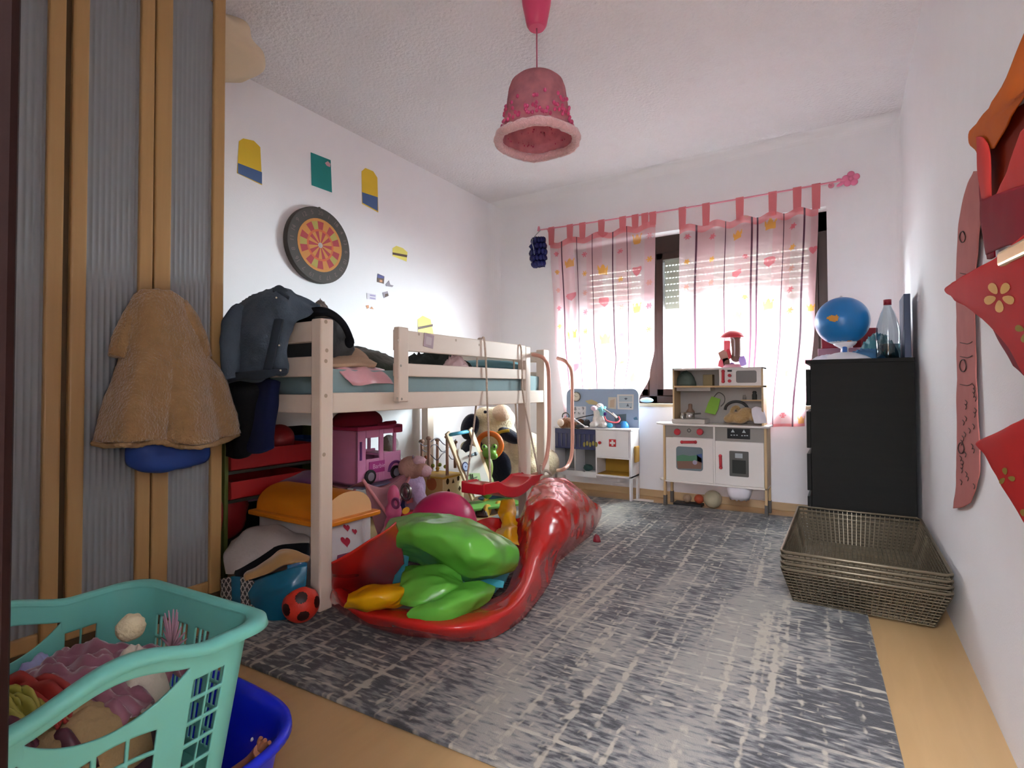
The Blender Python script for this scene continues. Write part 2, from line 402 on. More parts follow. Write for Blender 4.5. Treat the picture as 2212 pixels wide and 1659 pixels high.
# ------------------------------------------------------------------ rug
def rug_mat():
    m = bpy.data.materials.new('rug_weave'); m.use_nodes = True; nt = m.node_tree; N = nt.nodes; L = nt.links; bs = N['Principled BSDF']
    tc = N.new('ShaderNodeTexCoord')
    def nz(sc, scale=1.0, det=2, dist=0.0):
        mp = N.new('ShaderNodeMapping'); mp.inputs['Scale'].default_value = sc; L.new(tc.outputs['Object'], mp.inputs['Vector'])
        n = N.new('ShaderNodeTexNoise'); n.inputs['Scale'].default_value = scale; n.inputs['Detail'].default_value = det; n.inputs['Distortion'].default_value = dist
        L.new(mp.outputs[0], n.inputs['Vector']); return n.outputs['Fac']
    def math_(op, a, b_):
        n = N.new('ShaderNodeMath'); n.operation = op
        for i, v in enumerate((a, b_)):
            if isinstance(v, (int, float)): n.inputs[i].default_value = v
            else: L.new(v, n.inputs[i])
        return n.outputs[0]
    def ramp(v, stops):
        r = N.new('ShaderNodeValToRGB'); e = r.color_ramp.elements
        while len(e) < len(stops): e.new(0.5)
        for el, (p, c) in zip(e, stops): el.position = p; el.color = lin(c)
        L.new(v, r.inputs[0]); return r.outputs[0]
    dash = nz((19, 70, 1), 1, 4); patch = nz((4.5, 3.2, 1), 1, 3); big = nz((2.4, 0.45, 1), 1, 2)
    v = math_('ADD', dash, math_('MULTIPLY', math_('SUBTRACT', patch, 0.5), 0.6)); v = math_('ADD', v, math_('MULTIPLY', math_('SUBTRACT', big, 0.5), 0.7))
    base = ramp(v, [(0.38, '#38373a'), (0.47, '#4d4c4e'), (0.53, '#6a6868'), (0.66, '#858079')])
    def over(a, c, f):
        mx = N.new('ShaderNodeMix'); mx.data_type = 'RGBA'; L.new(f, mx.inputs['Factor']); L.new(a, mx.inputs['A']); mx.inputs['B'].default_value = lin(c); return mx.outputs['Result']
    def thr(v, a, b_):
        r = N.new('ShaderNodeMapRange'); r.inputs['From Min'].default_value = a; r.inputs['From Max'].default_value = b_; L.new(v, r.inputs['Value']); return r.outputs[0]
    ly = thr(math_('MULTIPLY', nz((30, 0.9, 1), 1, 2), math_('ADD', 0.6, nz((40, 30, 1), 1, 1))), 0.63, 0.74)
    lx = thr(math_('MULTIPLY', nz((1.1, 46, 1), 1, 2), math_('ADD', 0.55, nz((22, 40, 1), 1, 1))), 0.63, 0.72)
    c = over(base, '#9c9385', ly); c = over(c, '#9f978a', lx)
    L.new(c, bs.inputs['Base Color']); bs.inputs['Roughness'].default_value = 0.95; bs.inputs['Sheen Weight'].default_value = 0.1
    n2 = N.new('ShaderNodeTexNoise'); n2.inputs['Scale'].default_value = 300; L.new(tc.outputs['Object'], n2.inputs['Vector'])
    bp = N.new('ShaderNodeBump'); bp.inputs['Strength'].default_value = 0.5; bp.inputs['Distance'].default_value = 0.004; L.new(n2.outputs['Fac'], bp.inputs['Height']); L.new(bp.outputs[0], bs.inputs['Normal'])
    return m
b = NB(); box(b, (-2.02, 0, 0), (0, 2.90, 0.011))
rug = out('rug', b, rug_mat(), bevel=0.004)
a = R(2.6); rug.rotation_euler.z = a; p = Matrix.Rotation(a, 3, 'Z') @ Vector((-1.01, 1.45, 0)); rug.location = (0.121 + p.x, 1.05 + p.y, 0.001)
tag(rug, 'large grey and beige streaked area rug covering the middle of the floor', 'rug')
RZ = 0.013

# ------------------------------------------------------------------ curtains, rod, pendant lamp
SH_P = sheer('sheer_pink', '#efc0c4', 0.34); SH_W = sheer('sheer_pale_pink', '#f4d3d6', 0.40)
PR_H = sheer('print_rose', '#e57884', 0.2); PR_O = sheer('print_orange', '#efa954', 0.2); PR_L = sheer('print_plum_line', '#5b3547', 0.1)
HEM = sheer('sheer_hem', '#e48d92', 0.12); PR_S = sheer('print_salmon', '#eea79b', 0.3)
YC = D_ - 0.065
def crown(u, z):
    if abs(u) > 1 or z < -1 or z > 1: return False
    return abs(u) < .72 + .25 * (z + 1) / 2 and z < 0.0 + 0.75 * abs(math.cos(u * math.pi * 1.0))
def heart(u, z): z = z * 1.15 - 0.15; return (u * u * 1.25 + z * z - 0.85) ** 3 - u * u * 1.25 * z ** 3 < 0
def flower(u, z):
    r = math.hypot(u, z); a = math.atan2(z, u); return r < 0.38 + 0.6 * abs(math.cos(3 * a))
def make_curtain(name, label, xl, xr, top, bot, lines, motifs, folds, seed):
    """xl/xr: px x of the edges at several px rows; top/bot: px y at left and right edge"""
    ob = empty(name, (PY((xl[0][1] + xr[0][1]) / 2, bot[0], YC).x, YC, PY(xl[-1][1], bot[0], YC).z), label, 'curtain', 'curtains at the window')
    b = NB(); nu, nv = 150, 300; V = []
    def edge(E, t):
        for (t0, x0), (t1, x1) in zip(E[:-1], E[1:]):
            if t <= t1: s = (t - t0) / (t1 - t0); s = s * s * (3 - 2 * s); return x0 + (x1 - x0) * s
        return E[-1][1]
    P = []
    for i in range(nv + 1):
        t = i / nv; row = []
        for j in range(nu + 1):
            u = j / nu; x = edge(xl, t) + (edge(xr, t) - edge(xl, t)) * u
            x += 5 * math.sin(t * 3 + u * 9 + seed) * t * math.sin(math.pi * u)
            y0 = top[0] + (top[1] - top[0]) * u + 7 * math.sin(u * folds * math.pi * 1.0 + seed) ** 2
            y1 = bot[0] + (bot[1] - bot[0]) * u; y = y0 + (y1 - y0) * t
            p = PY(x, y, YC); p.y += (0.012 + 0.012 * t) * math.sin(u * folds * 2 * math.pi + 1.3 * math.sin(t * 2.2 + seed) + seed) + 0.006 * noise.noise(Vector((u * 9, t * 5, seed)))
            row.append(b.verts.new(p)); P.append(p)
        V.append(row)
    for i in range(nv):
        for j in range(nu):
            f = b.faces.new((V[i][j], V[i][j + 1], V[i + 1][j + 1], V[i + 1][j])); f.smooth = True
            u, t = (j + .5) / nu, (i + .5) / nv; z = t * 1.55; mi = 0
            cw = (u * 7.3 + seed) % 2; mi = 1 if cw < 1.0 else 0
            for uc, kind, z0, step, sz in motifs:
                du = (u - uc) / sz * 0.95; k = round((z - z0) / step); dz = -(z - z0 - k * step) / (sz * 1.0)
                if abs(du) > 1 or abs(dz) > 1: continue
                if kind == 'hc':
                    if k % 2 == 0 and heart(du, dz): mi = 2
                    if k % 2 and crown(du, dz): mi = 3
                elif kind == 'fl' and flower(du * 1.3, dz * 1.3): mi = 3 if k % 3 == 1 else (2 if k % 3 == 0 else 6)
            for l in lines:
                if abs(u - l) < 0.0045: mi = 4
            if t < 0.035 or t > 0.985: mi = 5 if mi in (0, 1) else mi
            f.material_index = mi
    out('panel', b, [SH_P, SH_W, PR_H, PR_O, PR_L, HEM, PR_S], ob, recalc=False)
    return ob
lc = make_curtain('curtain', 'pink printed sheer curtain beside the loft bed, its lower corner pulled over the sill',
    [(0, 1187), (0.5, 1196), (1, 1216)], [(0, 1415), (0.35, 1413), (0.7, 1412), (0.85, 1402), (1, 1378)], (521, 476), (905, 868),
    (.12, .25, .41, .60, .73), [(.5, 'hc', .62, .30, .05), (.83, 'hc', .40, .30, .05), (.185, 'hc', .52, .31, .042), (.33, 'fl', .15, .17, .035), (.06, 'fl', .1, .16, .035), (.67, 'fl', .2, .24, .03), (.95, 'fl', .12, .2, .035)], 4, 0.4)
rc = make_curtain('curtain', 'pink printed sheer curtain hanging behind the play kitchen and beside the black dresser',
    [(0, 1468), (0.3, 1466), (1, 1474)], [(0, 1768), (0.5, 1760), (1, 1738)], (487, 442), (925, 921),
    (.12, .33, .52, .56, .75, .90), [(.655, 'hc', .37, .29, .045), (.42, 'hc', .42, .30, .035), (.82, 'fl', .12, .15, .03), (.06, 'fl', .1, .19, .03), (.24, 'fl', .12, .17, .03), (.97, 'hc', .3, .4, .03), (.48, 'fl', .3, .3, .025)], 5, 2.1)
def rodpt(x): return PY(x, 497 + (387 - 497) * (x - 1165) / (1835 - 1165) + 4 * math.sin((x - 1165) / 670 * math.pi), YC)
for ob, xs in ((lc, (1191, 1231, 1258, 1299, 1345, 1372, 1393, 1410)), (rc, (1474, 1525, 1598, 1669, 1722, 1763))):
    for x in xs:
        b = NB(); pt = rodpt(x); w = 0.026
        yb = (521 + (476 - 521) * (x - 1187) / 228 if ob is lc else 487 + (442 - 487) * (x - 1468) / 300) + 9
        pb = PY(x, yb, YC)
        for s in (-1, 1):
            y = YC + s * 0.011
            f = b.faces.new([b.verts.new((pt.x - w, y, pt.z)), b.verts.new((pt.x + w, y, pt.z)), b.verts.new((pb.x + w * .9, YC + s * .004, pb.z)), b.verts.new((pb.x - w * .9, YC + s * .004, pb.z))])
        prof = [(YC - 0.011, pt.z), (YC - 0.008, pt.z + 0.008), (YC, pt.z + 0.012), (YC + 0.008, pt.z + 0.008), (YC + 0.011, pt.z)]
        for (ya, za), (yb_, zb) in zip(prof[:-1], prof[1:]):
            b.faces.new([b.verts.new((pt.x - w, ya, za)), b.verts.new((pt.x + w, ya, za)), b.verts.new((pt.x + w, yb_, zb)), b.verts.new((pt.x - w, yb_, zb))])
        out('tab', b, [HEM], ob, recalc=False)
PINKM = M('pink_lacquer', '#d9899a', 0.35)
rod = empty('curtain_rod', rodpt(1500), 'thin pink curtain rod above the window with a flower-shaped end', 'curtain rod')
b = NB(); tube(b, [rodpt(x) for x in range(1168, 1836, 37)] + [rodpt(1836)], 0.006, smooth=2); out('pole', b, PINKM, rod)
b = NB(); e = rodpt(1838)
for k in range(5):
    an = 2 * math.pi * k / 5 + .3; ball(b, e + Vector((math.cos(an) * .03, 0, math.sin(an) * .03)), (.022, .008, .022), seg=12)
ball(b, e + Vector((0, -.006, 0)), (.014, .008, .014), seg=12)
for s in (-1, 1): ball(b, e + Vector((-.055, 0, -.01 + s * .012)), (.03, .006, .012), rot(0, 25 * s, 0), seg=10)
out('finial', b, M('flower_pink', '#d87394', 0.4), rod)
b = NB(); e = rodpt(1166)
for k in range(3): ball(b, e + Vector((-.01, 0, .012 * k)), (.016 - .003 * k, .01, .012), seg=10)
out('finial', b, PINKM, rod)
b = NB()
for x in (1180, 1795): p = rodpt(x); cyl(b, p, (p.x, D_, p.z), 0.005); cyl(b, (p.x, D_ - .006, p.z), (p.x, D_, p.z), 0.018)
out('bracket', b, PINKM, rod)
# navy tinsel lantern
b = NB(); c = PY(1163, 545, YC - 0.10)
random.seed(3)
for ring in range(5):
    zz = (ring - 2) * 0.05; rr = 0.062 * (1 - 0.1 * abs(ring - 2) ** 1.5)
    for k in range(11):
        an = 2 * math.pi * (k + .5 * ring) / 11; ball(b, c + Vector((math.cos(an) * rr, math.sin(an) * rr * .6, zz)), (.026, .022, .03), rot(0, 0, math.degrees(an)), seg=8, lump=.4, seed=ring * 11 + k)
ln = empty('paper_lantern', (c.x, c.y, c.z - .15), 'dark blue ruffled lantern hanging from the rod end at the corner', 'lantern')
out('ruffle', b, M('navy_foil', '#101655', 0.25, 0.2, bump=.4, bs=90), ln)
b = NB(); tube(b, [rodpt(1168), c + Vector((-.03, -.05, .10)), c + Vector((-.012, -.06, .02)), c + Vector((-.01, -.05, -.03))], .0035); out('cord', b, M('silver_cord', '#9aa0a0', 0.5), ln)
# pendant lamp
lx, ly = -1.119, 2.0
LP = M('lamp_shade_pink', '#dda3ac', 0.8, var=.35, vs=22, bump=.2, bs=120, tl=0.6); lamp = empty('pendant_lamp', (lx, ly, HC), 'pink bell-shaped pendant lamp with fluffy rim hanging from the ceiling', 'lamp')
b = NB(); lathe(b, [(0.034, 2.425), (0.044, 2.44), (0.062, 2.53), (0.066, 2.57), (0.066, HC)], (lx, ly, 0), 28); out('ceiling_canopy', b, M('hot_pink_plastic', '#d2486f', 0.35), lamp)
b = NB(); cyl(b, (lx, ly, 2.2), (lx, ly, 2.43), 0.0035, seg=8); out('cord', b, M('pink_cord', '#b96a80', 0.6), lamp)
b = NB(); prof = [(0.012, 2.204), (0.06, 2.203), (0.092, 2.196), (0.112, 2.178), (0.122, 2.15), (0.132, 2.08), (0.145, 2.0), (0.158, 1.945)]
lathe(b, prof, (lx, ly, 0), 48, close=False); shd = out('lamp_shade', b, [LP, M('sequin_rose', '#c94a78', 0.3, var=.3, vs=60)], lamp, solid=0.003)
b = NB(); random.seed(5)
for k in range(150):
    an = random.uniform(0, 6.283); zz = random.uniform(1.975, 2.13); zz = 1.975 + (zz - 1.975) * random.random(); rr = 0.132 + (2.08 - zz) * .19 + .0035
    ball(b, (lx + rr * math.cos(an), ly + rr * math.sin(an), zz), (.0075, .0075, .009), seg=6)
out('sequins', b, M('sequin_rose', '#c94a78', 0.3), shd)['kind'] = 'stuff'
b = NB(); random.seed(6)
tube(b, [(lx + .168 * math.cos(t), ly + .168 * math.sin(t), 1.932 + .004 * math.sin(5 * t)) for t in [2 * math.pi * k / 24 for k in range(24)]], 0.019, closed=True, smooth=3)
out('fluffy_trim', b, M('pink_fluff', '#e3b3b4', 1.0, var=.15, vs=60, bump=1.0, bs=120, sheen=.6), lamp, disp=(0.014, 0.014))
b = NB(); cyl(b, (lx, ly, 2.11), (lx, ly, 2.2), 0.022); ball(b, (lx, ly, 2.075), (.03, .03, .04)); out('bulb', b, M('bulb_white', '#efe9e6', 0.3), lamp)
# ------------------------------------------------------------------ loft bed
BEDW = wood('whitewashed_pine', '#cdbaa8', '#d8c8b8', 2.5, (7, 1.2, 7), 0.55)
BEDV = wood('whitewashed_pine_upright', '#cdbaa8', '#d8c8b8', 2.5, (7, 7, 1.2), 0.55)
KNOT = M('pine_knot', '#a3907a', 0.6); SCREW = M('dull_steel', '#8d8478', 0.4, 0.7)
bed = empty('loft_bed', (-2.22, 2.26, 0), 'whitewashed pine loft bed with guard rail along the dartboard wall', 'bed')
BX, BY0 = -1.69, 1.33
def post(x0, x1, y0, y1, z1, z0=RZ, knots=()):
    b = NB(); box(b, (x0, y0, z0), (x1, y1, z1))
    for kx, ky in knots:
        p = PX(kx, ky, x1 + .0005); disc(b, p, 0.008, (1, 0, 0), (0, 0, 1), 12, 1)
    return out('post', b, [BEDV, KNOT], bed, bevel=0.006)
post(-1.748, BX, BY0, 1.39, 1.128, knots=((704, 695), (706, 757), (704, 855), (704, 780), (700, 982)))
post(-2.76, -2.70, BY0, 1.39, 1.128, z0=0.0)
ra = post(-1.75, BX, 2.865, 2.925, 1.118); post(-1.75, BX, 3.10, 3.175, 1.112)
post(-2.76, -2.70, 3.10, 3.175, 1.112, z0=0.0)
b = NB(); box(b, (-1.72, 1.39, 0.762), (BX - .002, 3.10, 0.842)); out('side_rail', b, BEDW, bed, bevel=0.004)
b = NB(); box(b, (-2.75, 1.39, 0.762), (-2.72, 3.10, 0.842)); out('side_rail', b, BEDW, bed, bevel=0.004)
for z0, z1 in ((1.028, 1.123), (0.912, 0.972)):
    b = NB(); box(b, (-1.715, 1.735, z0), (BX - .001, 2.865, z1))
    for kx, ky in ((905, 722), (985, 735), (1035, 745)):
        if z0 > 1: disc(b, PX(kx, ky, BX - .0005), 0.007, (1, 0, 0), (0, 0, 1), 10, 1)
    g = out('guard_board', b, [BEDW, KNOT], bed, bevel=0.004)
    if z0 > 1:
        b = NB(); p = PX(926, 736, BX); q = rot(-8, 0, 0); box(b, (p.x, p.y - .035, p.z - .033), (p.x + .0012, p.y + .035, p.z + .033), 0, q)
        box(b, (p.x + .001, p.y - .022, p.z - .02), (p.x + .0016, p.y + .02, p.z + .018), 1, q)
        out('sticker', b, [M('faded_sticker', '#a58f94', .6), M('faded_sticker_pale', '#b9a8ab', .6)], g)
b = NB(); box(b, (-1.688, 1.712, 0.798), (-1.655, 1.775, 1.13), 0)
for kx, ky in ((868, 862), (858, 861), (866, 790), (861, 735)): disc(b, PX(kx, ky, -1.6545), 0.006, (1, 0, 0), (0, 0, 1), 10, 1)
out('guard_upright', b, [BEDV, SCREW], bed, bevel=0.005)
for z0, z1 in ((1.04, 1.122), (0.905, 0.984)):
    b = NB(); box(b, (-2.70, 1.34, z0), (-1.748, 1.368, z1)); out('headboard_plank', b, BEDW, bed, bevel=0.004)
b = NB(); box(b, (-2.70, 1.34, 0.762), (-1.748, 1.37, 0.835)); disc(b, (-1.74, 1.33, 0.8), .001, (0, -1, 0), (0, 0, 1)); out('end_rail', b, BEDW, bed, bevel=0.004)
b = NB(); box(b, (-2.70, 3.13, 0.762), (-1.75, 3.16, 0.842)); out('end_rail', b, BEDW, bed, bevel=0.004)
for z0, z1 in ((1.03, 1.10), (0.905, 0.965)):
    b = NB(); box(b, (-2.70, 3.13, z0), (-1.75, 3.155, z1)); out('footboard_plank', b, BEDW, bed, bevel=0.004)
b = NB()
for k in range(11): y = 1.45 + k * .155; box(b, (-2.72, y, .775), (-1.72, y + .08, .792))
sl = out('slatted_base', b, BEDW, bed)
ROSE = M('rose_painted_steel', '#cf9684', 0.3)
b = NB(); tube(b, [PX(1150, 766, -1.69)] + [PX(x, y, -1.60) for x, y in ((1172, 772), (1184, 795), (1186, 860), (1186, 940), (1180, 990), (1166, 1020))] + [PX(1150, 1026, -1.69)], 0.0125, seg=12); out('grab_handle', b, ROSE, bed)
b = NB(); tube(b, [PX(1205, 774, -1.69)] + [PX(x, y, -1.60) for x, y in ((1222, 781), (1235, 805), (1236, 880), (1236, 970), (1228, 1003), (1216, 1014))] + [PX(1205, 1016, -1.69)], 0.0125, seg=12); out('grab_handle', b, ROSE, bed)
# mattress and bedding
SHEET = M('sage_sheet', '#7c9496', 0.7, var=.1, vs=5, bump=.35, bs=9)
b = NB(); box(b, (-2.69, 1.40, .793), (-1.725, 3.09, .935)); bmesh.ops.subdivide_edges(b, edges=b.edges[:], cuts=14, use_grid_fill=True)
for v in b.verts: v.co.x += .006 * noise.noise(v.co * 9) if v.co.x > -1.8 else 0; v.co.z += .012 * noise.noise(v.co * 5) if v.co.z > .93 else 0
tag(out('mattress', b, SHEET, smooth=True, bevel=.03), 'mattress in a grey-green sheet lying on the loft bed', 'mattress')
b = NB(); ball(b, (-2.1, 2.90, .995), (.36, .15, .05), seg=28, lump=.15, seed=2); tag(out('pillow', b, M('teal_pillow', '#6d9aa2', .8, var=.08), disp=(.01, .05)), 'teal pillow at the ladder end of the loft bed', 'pillow')
OLIVE = M('olive_blanket', '#33362a', 0.95, var=.3, vs=7, bump=.5, bs=40, sheen=.2)
b = NB(); heap(b, (-2.30, 1.95, .94), .36, .36, .12, 4, .3, 3); tag(out('blanket', b, OLIVE), 'dark olive blanket bunched on the mattress by the wall', 'blanket')
b = NB(); heap(b, (-2.17, 2.53, .94), .30, .15, .11, 9, .45, 4.5); tag(out('throw_blanket', b, M('dark_green_throw', '#2e3330', .95, var=.35, vs=9)), 'crumpled dark green throw behind the middle of the guard rail', 'blanket')
b = NB(); heap(b, (-1.80, 2.30, .94), .06, .10, .08, 12, .4, 3); tag(out('pillowcase', b, M('blush_cotton', '#cfb3b3', .8)), 'small blush pink cloth lump behind the guard rail', 'cloth')
# beige and pink satin cloths over the mattress edge
def draped(name, rows, mat, label, cat, wr=.012, freq=12, solid=.006, seed=1, crease=False, n=8, m=8):
    b = NB(); cloth(b, rows, n, m, wr, freq, seed, crease); o = out(name, b, mat, smooth=True, solid=solid, recalc=False)
    if label: tag(o, label, cat)
    return o
draped('pink_satin_blanket', [[PX(716, 785, -1.90), PX(755, 785, -1.88), PX(800, 790, -1.83), PX(830, 800, -1.80)],
    [PX(722, 795, -1.76), PX(765, 797, -1.74), PX(805, 800, -1.73), PX(835, 810, -1.73)],
    [PX(745, 815, -1.712), PX(770, 822, -1.707), PX(805, 815, -1.707), PX(843, 821, -1.712)],
    [PX(762, 832, -1.708), PX(780, 833, -1.703), PX(812, 828, -1.703), PX(849, 830, -1.708)]],
    M('pink_satin', '#c9939a', 0.25, var=.2, vs=14, sheen=.4), 'shiny pink satin blanket spilling over the mattress edge beside the bed post', 'blanket', .014, 17, .006, 3)
draped('fleece_blanket', [[PX(716, 757, -2.0), PX(745, 753, -2.0), PX(770, 755, -2.0), PX(785, 765, -1.98)],
    [PX(716, 768, -1.88), PX(750, 766, -1.86), PX(785, 772, -1.85), PX(800, 782, -1.85)],
    [PX(716, 780, -1.79), PX(750, 780, -1.775), PX(790, 782, -1.77), PX(812, 789, -1.78)],
    [PX(716, 790, -1.75), PX(750, 788, -1.735), PX(785, 789, -1.735), PX(810, 791, -1.745)]],
    M('beige_fleece', '#ae937b', .95, var=.1, bump=.4), 'folded beige fleece lying over pink satin at the bed corner', 'blanket', .008, 10, .015, 5)
# clothes hung over the head end
DEN = M('blue_denim', '#4c5864', .9, var=.3, vs=8, bump=.4, bs=140); DEND = M('denim_dark', '#343d47', .9, var=.25, vs=8); METAL = M('button_brass', '#8d8778', .4, .9)
jk = empty('denim_jacket', (-2.0, 1.27, .88), 'blue denim jacket slung over the head end of the bed beside the wardrobe', 'jacket')
b = NB(); Y0 = 1.27
cloth(b, [[PY(503, 668, 1.40), PY(540, 645, 1.42), PY(585, 628, 1.42), PY(615, 626, 1.40), PY(650, 645, 1.42), PY(690, 665, 1.46)],
  [PY(492, 690, 1.30), PY(530, 668, 1.27), PY(575, 645, 1.26), PY(610, 645, 1.25), PY(635, 668, 1.30), PY(668, 680, 1.38)],
  [PY(490, 725, 1.27), PY(530, 715, 1.23), PY(575, 700, 1.23), PY(600, 690, 1.24), PY(620, 695, 1.27), PY(630, 702, 1.30)],
  [PY(488, 770, 1.27), PY(530, 765, 1.23), PY(565, 750, 1.22), PY(590, 745, 1.24), PY(610, 745, 1.25), PY(621, 748, 1.28)],
  [PY(486, 810, 1.27), PY(525, 806, 1.23), PY(560, 800, 1.23), PY(585, 795, 1.24), PY(605, 796, 1.25), PY(620, 798, 1.28)],
  [PY(486, 832, 1.28), PY(520, 822, 1.24), PY(560, 826, 1.24), PY(585, 808, 1.25), PY(605, 812, 1.26), PY(620, 808, 1.28)]], 12, 12, .010, 8, 2.2, True)
out('body', b, DEN, jk, smooth=True, solid=.012, recalc=False)
b = NB(); tube(b, [PY(520, 672, 1.27), PY(506, 700, 1.225), PY(500, 750, 1.205), PY(500, 800, 1.21), PY(503, 818, 1.215)], [.035, .045, .042, .038, .036], seg=14)
for v in b.verts: v.co += (v.co - PY(502, 750, 1.22)).normalized() * .008 * noise.noise(v.co * 22)
out('sleeve', b, DEN, jk)
b = NB(); cloth(b, [[PY(593, 690, 1.225), PY(602, 688, 1.225), PY(612, 690, 1.23)], [PY(582, 745, 1.215), PY(590, 745, 1.212), PY(600, 745, 1.215)], [PY(570, 800, 1.215), PY(578, 800, 1.212), PY(588, 800, 1.215)]], 5, 8, .004, 20); out('button_placket', b, DEND, jk, smooth=True, solid=.006, recalc=False)
b = NB(); cloth(b, [[PY(487, 806, 1.225), PY(525, 803, 1.20), PY(562, 799, 1.20), PY(600, 797, 1.22), PY(620, 797, 1.25)], [PY(487, 828, 1.23), PY(525, 820, 1.205), PY(562, 821, 1.205), PY(600, 810, 1.225), PY(620, 807, 1.255)]], 8, 4, .004, 20); out('waistband', b, DEND, jk, smooth=True, solid=.008, recalc=False)
b = NB(); cloth(b, [[PY(592, 622, 1.33), PY(606, 618, 1.33), PY(618, 630, 1.33)], [PY(590, 632, 1.27), PY(606, 634, 1.26), PY(625, 644, 1.28)]], 5, 5, .006, 20); out('collar', b, DEND, jk, smooth=True, solid=.012, recalc=False)
b = NB()
for p in ((603, 746), (606, 800), (597, 643)): cyl(b, PY(p[0], p[1], 1.205), PY(p[0], p[1], 1.215), .0035, seg=10)
out('button', b, METAL, jk)['kind'] = 'stuff'
BLK = M('black_cloth', '#14151a', .95, var=.3, vs=8, bump=.3)
draped('black_sweater', [[PY(484, 700, 1.37), PY(496, 700, 1.36), PY(510, 705, 1.35), PY(560, 720, 1.34)], [PY(484, 790, 1.34), PY(505, 800, 1.31), PY(540, 815, 1.30), PY(585, 825, 1.31)],
  [PY(486, 850, 1.31), PY(510, 850, 1.25), PY(545, 850, 1.25), PY(590, 850, 1.29)], [PY(490, 920, 1.31), PY(515, 925, 1.26), PY(540, 925, 1.27), PY(560, 920, 1.30)], [PY(492, 985, 1.32), PY(510, 990, 1.28), PY(528, 985, 1.29), PY(540, 975, 1.31)]],
  BLK, 'black sweater hanging below the denim jacket beside the wardrobe', 'sweater', .014, 10, .015, 6)
draped('navy_trousers', [[PY(545, 822, 1.30), PY(570, 820, 1.275), PY(590, 820, 1.275), PY(602, 825, 1.30)], [PY(542, 870, 1.29), PY(560, 870, 1.26), PY(582, 870, 1.26), PY(598, 872, 1.29)],
  [PY(540, 920, 1.29), PY(555, 920, 1.265), PY(576, 920, 1.265), PY(594, 918, 1.29)], [PY(540, 975, 1.29), PY(555, 980, 1.27), PY(575, 975, 1.27), PY(592, 968, 1.29)]],
  M('navy_cotton', '#161d3d', .95, var=.2), 'navy trousers hanging from the bed end below the jacket hem', 'trousers', .01, 12, .015, 8)
bp = empty('backpack', (-1.95, 1.55, .93), 'black and grey backpack lying behind the tallest bed post', 'backpack')
b = NB(); ball(b, (-1.98, 1.52, 1.055), (.19, .11, .135), seg=28, lump=.25, seed=4); out('bag_body', b, M('charcoal_nylon', '#3c3f42', .6, var=.2, bump=.3), bp)
b = NB(); tube(b, [PY(628, 690, 1.42), PY(650, 680, 1.40), PY(690, 673, 1.42), PY(715, 678, 1.46), PY(738, 696, 1.50), PY(752, 720, 1.54), PY(758, 742, 1.56)], [.018, .02, .02, .016, .014, .014, .016], seg=10); ball(b, PY(755, 738, 1.56), (.02, .02, .028)); out('shoulder_strap', b, BLK, bp)
b = NB(); ball(b, (-2.0, 1.42, 1.13), (.16, .035, .05), lump=.3, seed=8); out('front_flap', b, BLK, bp)
b = NB(); heap(b, PY(690, 672, 1.50) + Vector((0, 0, -.03)), .06, .03, .06, 3, .4); tag(out('grey_sock', b, M('grey_fur', '#8a8078', .95, var=.2, bump=.6)), 'crumpled grey sock on top of the black backpack', 'sock')

# ------------------------------------------------------------------ wardrobe with bifold doors
BEECH = wood('beech_frame', '#a07c4d', '#b18d5b', 3.0, (14, 14, 1), 0.4); RIB = M('ribbed_grey_foil', '#84878a', 0.5, .1, var=.03); GAP = M('dark_recess', '#4d3a22', .7)
wz = 2.47; wx = -2.13; wy1 = 1.205
wd = empty('wardrobe', (-2.45, .63, 0), 'tall wardrobe with beech framed grey ribbed folding doors', 'wardrobe')
b = NB(); box(b, (XL + .01, YF + .02, 0), (wx - .03, wy1 - .005, 2.20)); out('carcass', b, BEECH, wd)
def leaf(y0, y1, fl, fr, z0=.05):
    """one door leaf: rounded beech stiles and a ribbed panel between them"""
    b = NB()
    for ya, yb in ((y0, y0 + fl), (y1 - fr, y1)):
        box(b, (wx - .028, ya, z0), (wx, yb, wz))
    box(b, (wx - .028, y0 + fl, z0), (wx - .004, y1 - fr, z0 + .05)); box(b, (wx - .028, y0 + fl, wz - .05), (wx - .004, y1 - fr, wz))
    f = out('door_leaf', b, BEECH, wd, bevel=.007, seg=3)
    b = NB(); ya, yb = y0 + fl, y1 - fr; n = int((yb - ya) / .0022); pr = []
    for k in range(n + 1):
        y = ya + (yb - ya) * k / n; pr.append((wx - .012 + -.0035 * abs(math.sin((y - ya) / .0175 * math.pi)), y))
    A = [b.verts.new((x, y, z0 + .05)) for x, y in pr]; B = [b.verts.new((x, y, wz - .05)) for x, y in pr]
    for k in range(n): fc = b.faces.new((A[k], A[k + 1], B[k + 1], B[k])); fc.smooth = True
    out('ribbed_panel', b, RIB, f, recalc=False)
    return f
leaf(.44, .682, .045, .046); leaf(.70, .944, .045, .046); leaf(.948, wy1, .057, .047); leaf(.18, .436, .045, .045)
b = NB(); box(b, (wx - .06, .682, .05), (wx - .02, .70, wz)); box(b, (wx - .06, YF + .02, 0), (wx - .01, wy1, .05)); out('plinth', b, GAP, wd)
b = NB(); hp = PX(330, 640, wx); box(b, (wx, hp.y - .012, hp.z - .12), (wx + .02, hp.y + .012, hp.z + .02)); out('door_handle', b, M('dull_chrome', '#8f8b84', .3, .8), wd, bevel=.004)
# cream bag on top of the wardrobe
b = NB(); ball(b, (-2.43, 1.29, 2.42), (.21, .225, .125), seg=36, lump=.2, seed=6)
tag(out('storage_bag', b, M('cream_canvas', '#cdbba0', .85, var=.08), subsurf=1), 'cream cloth bag sticking out behind the wardrobe top near the ceiling', 'bag')

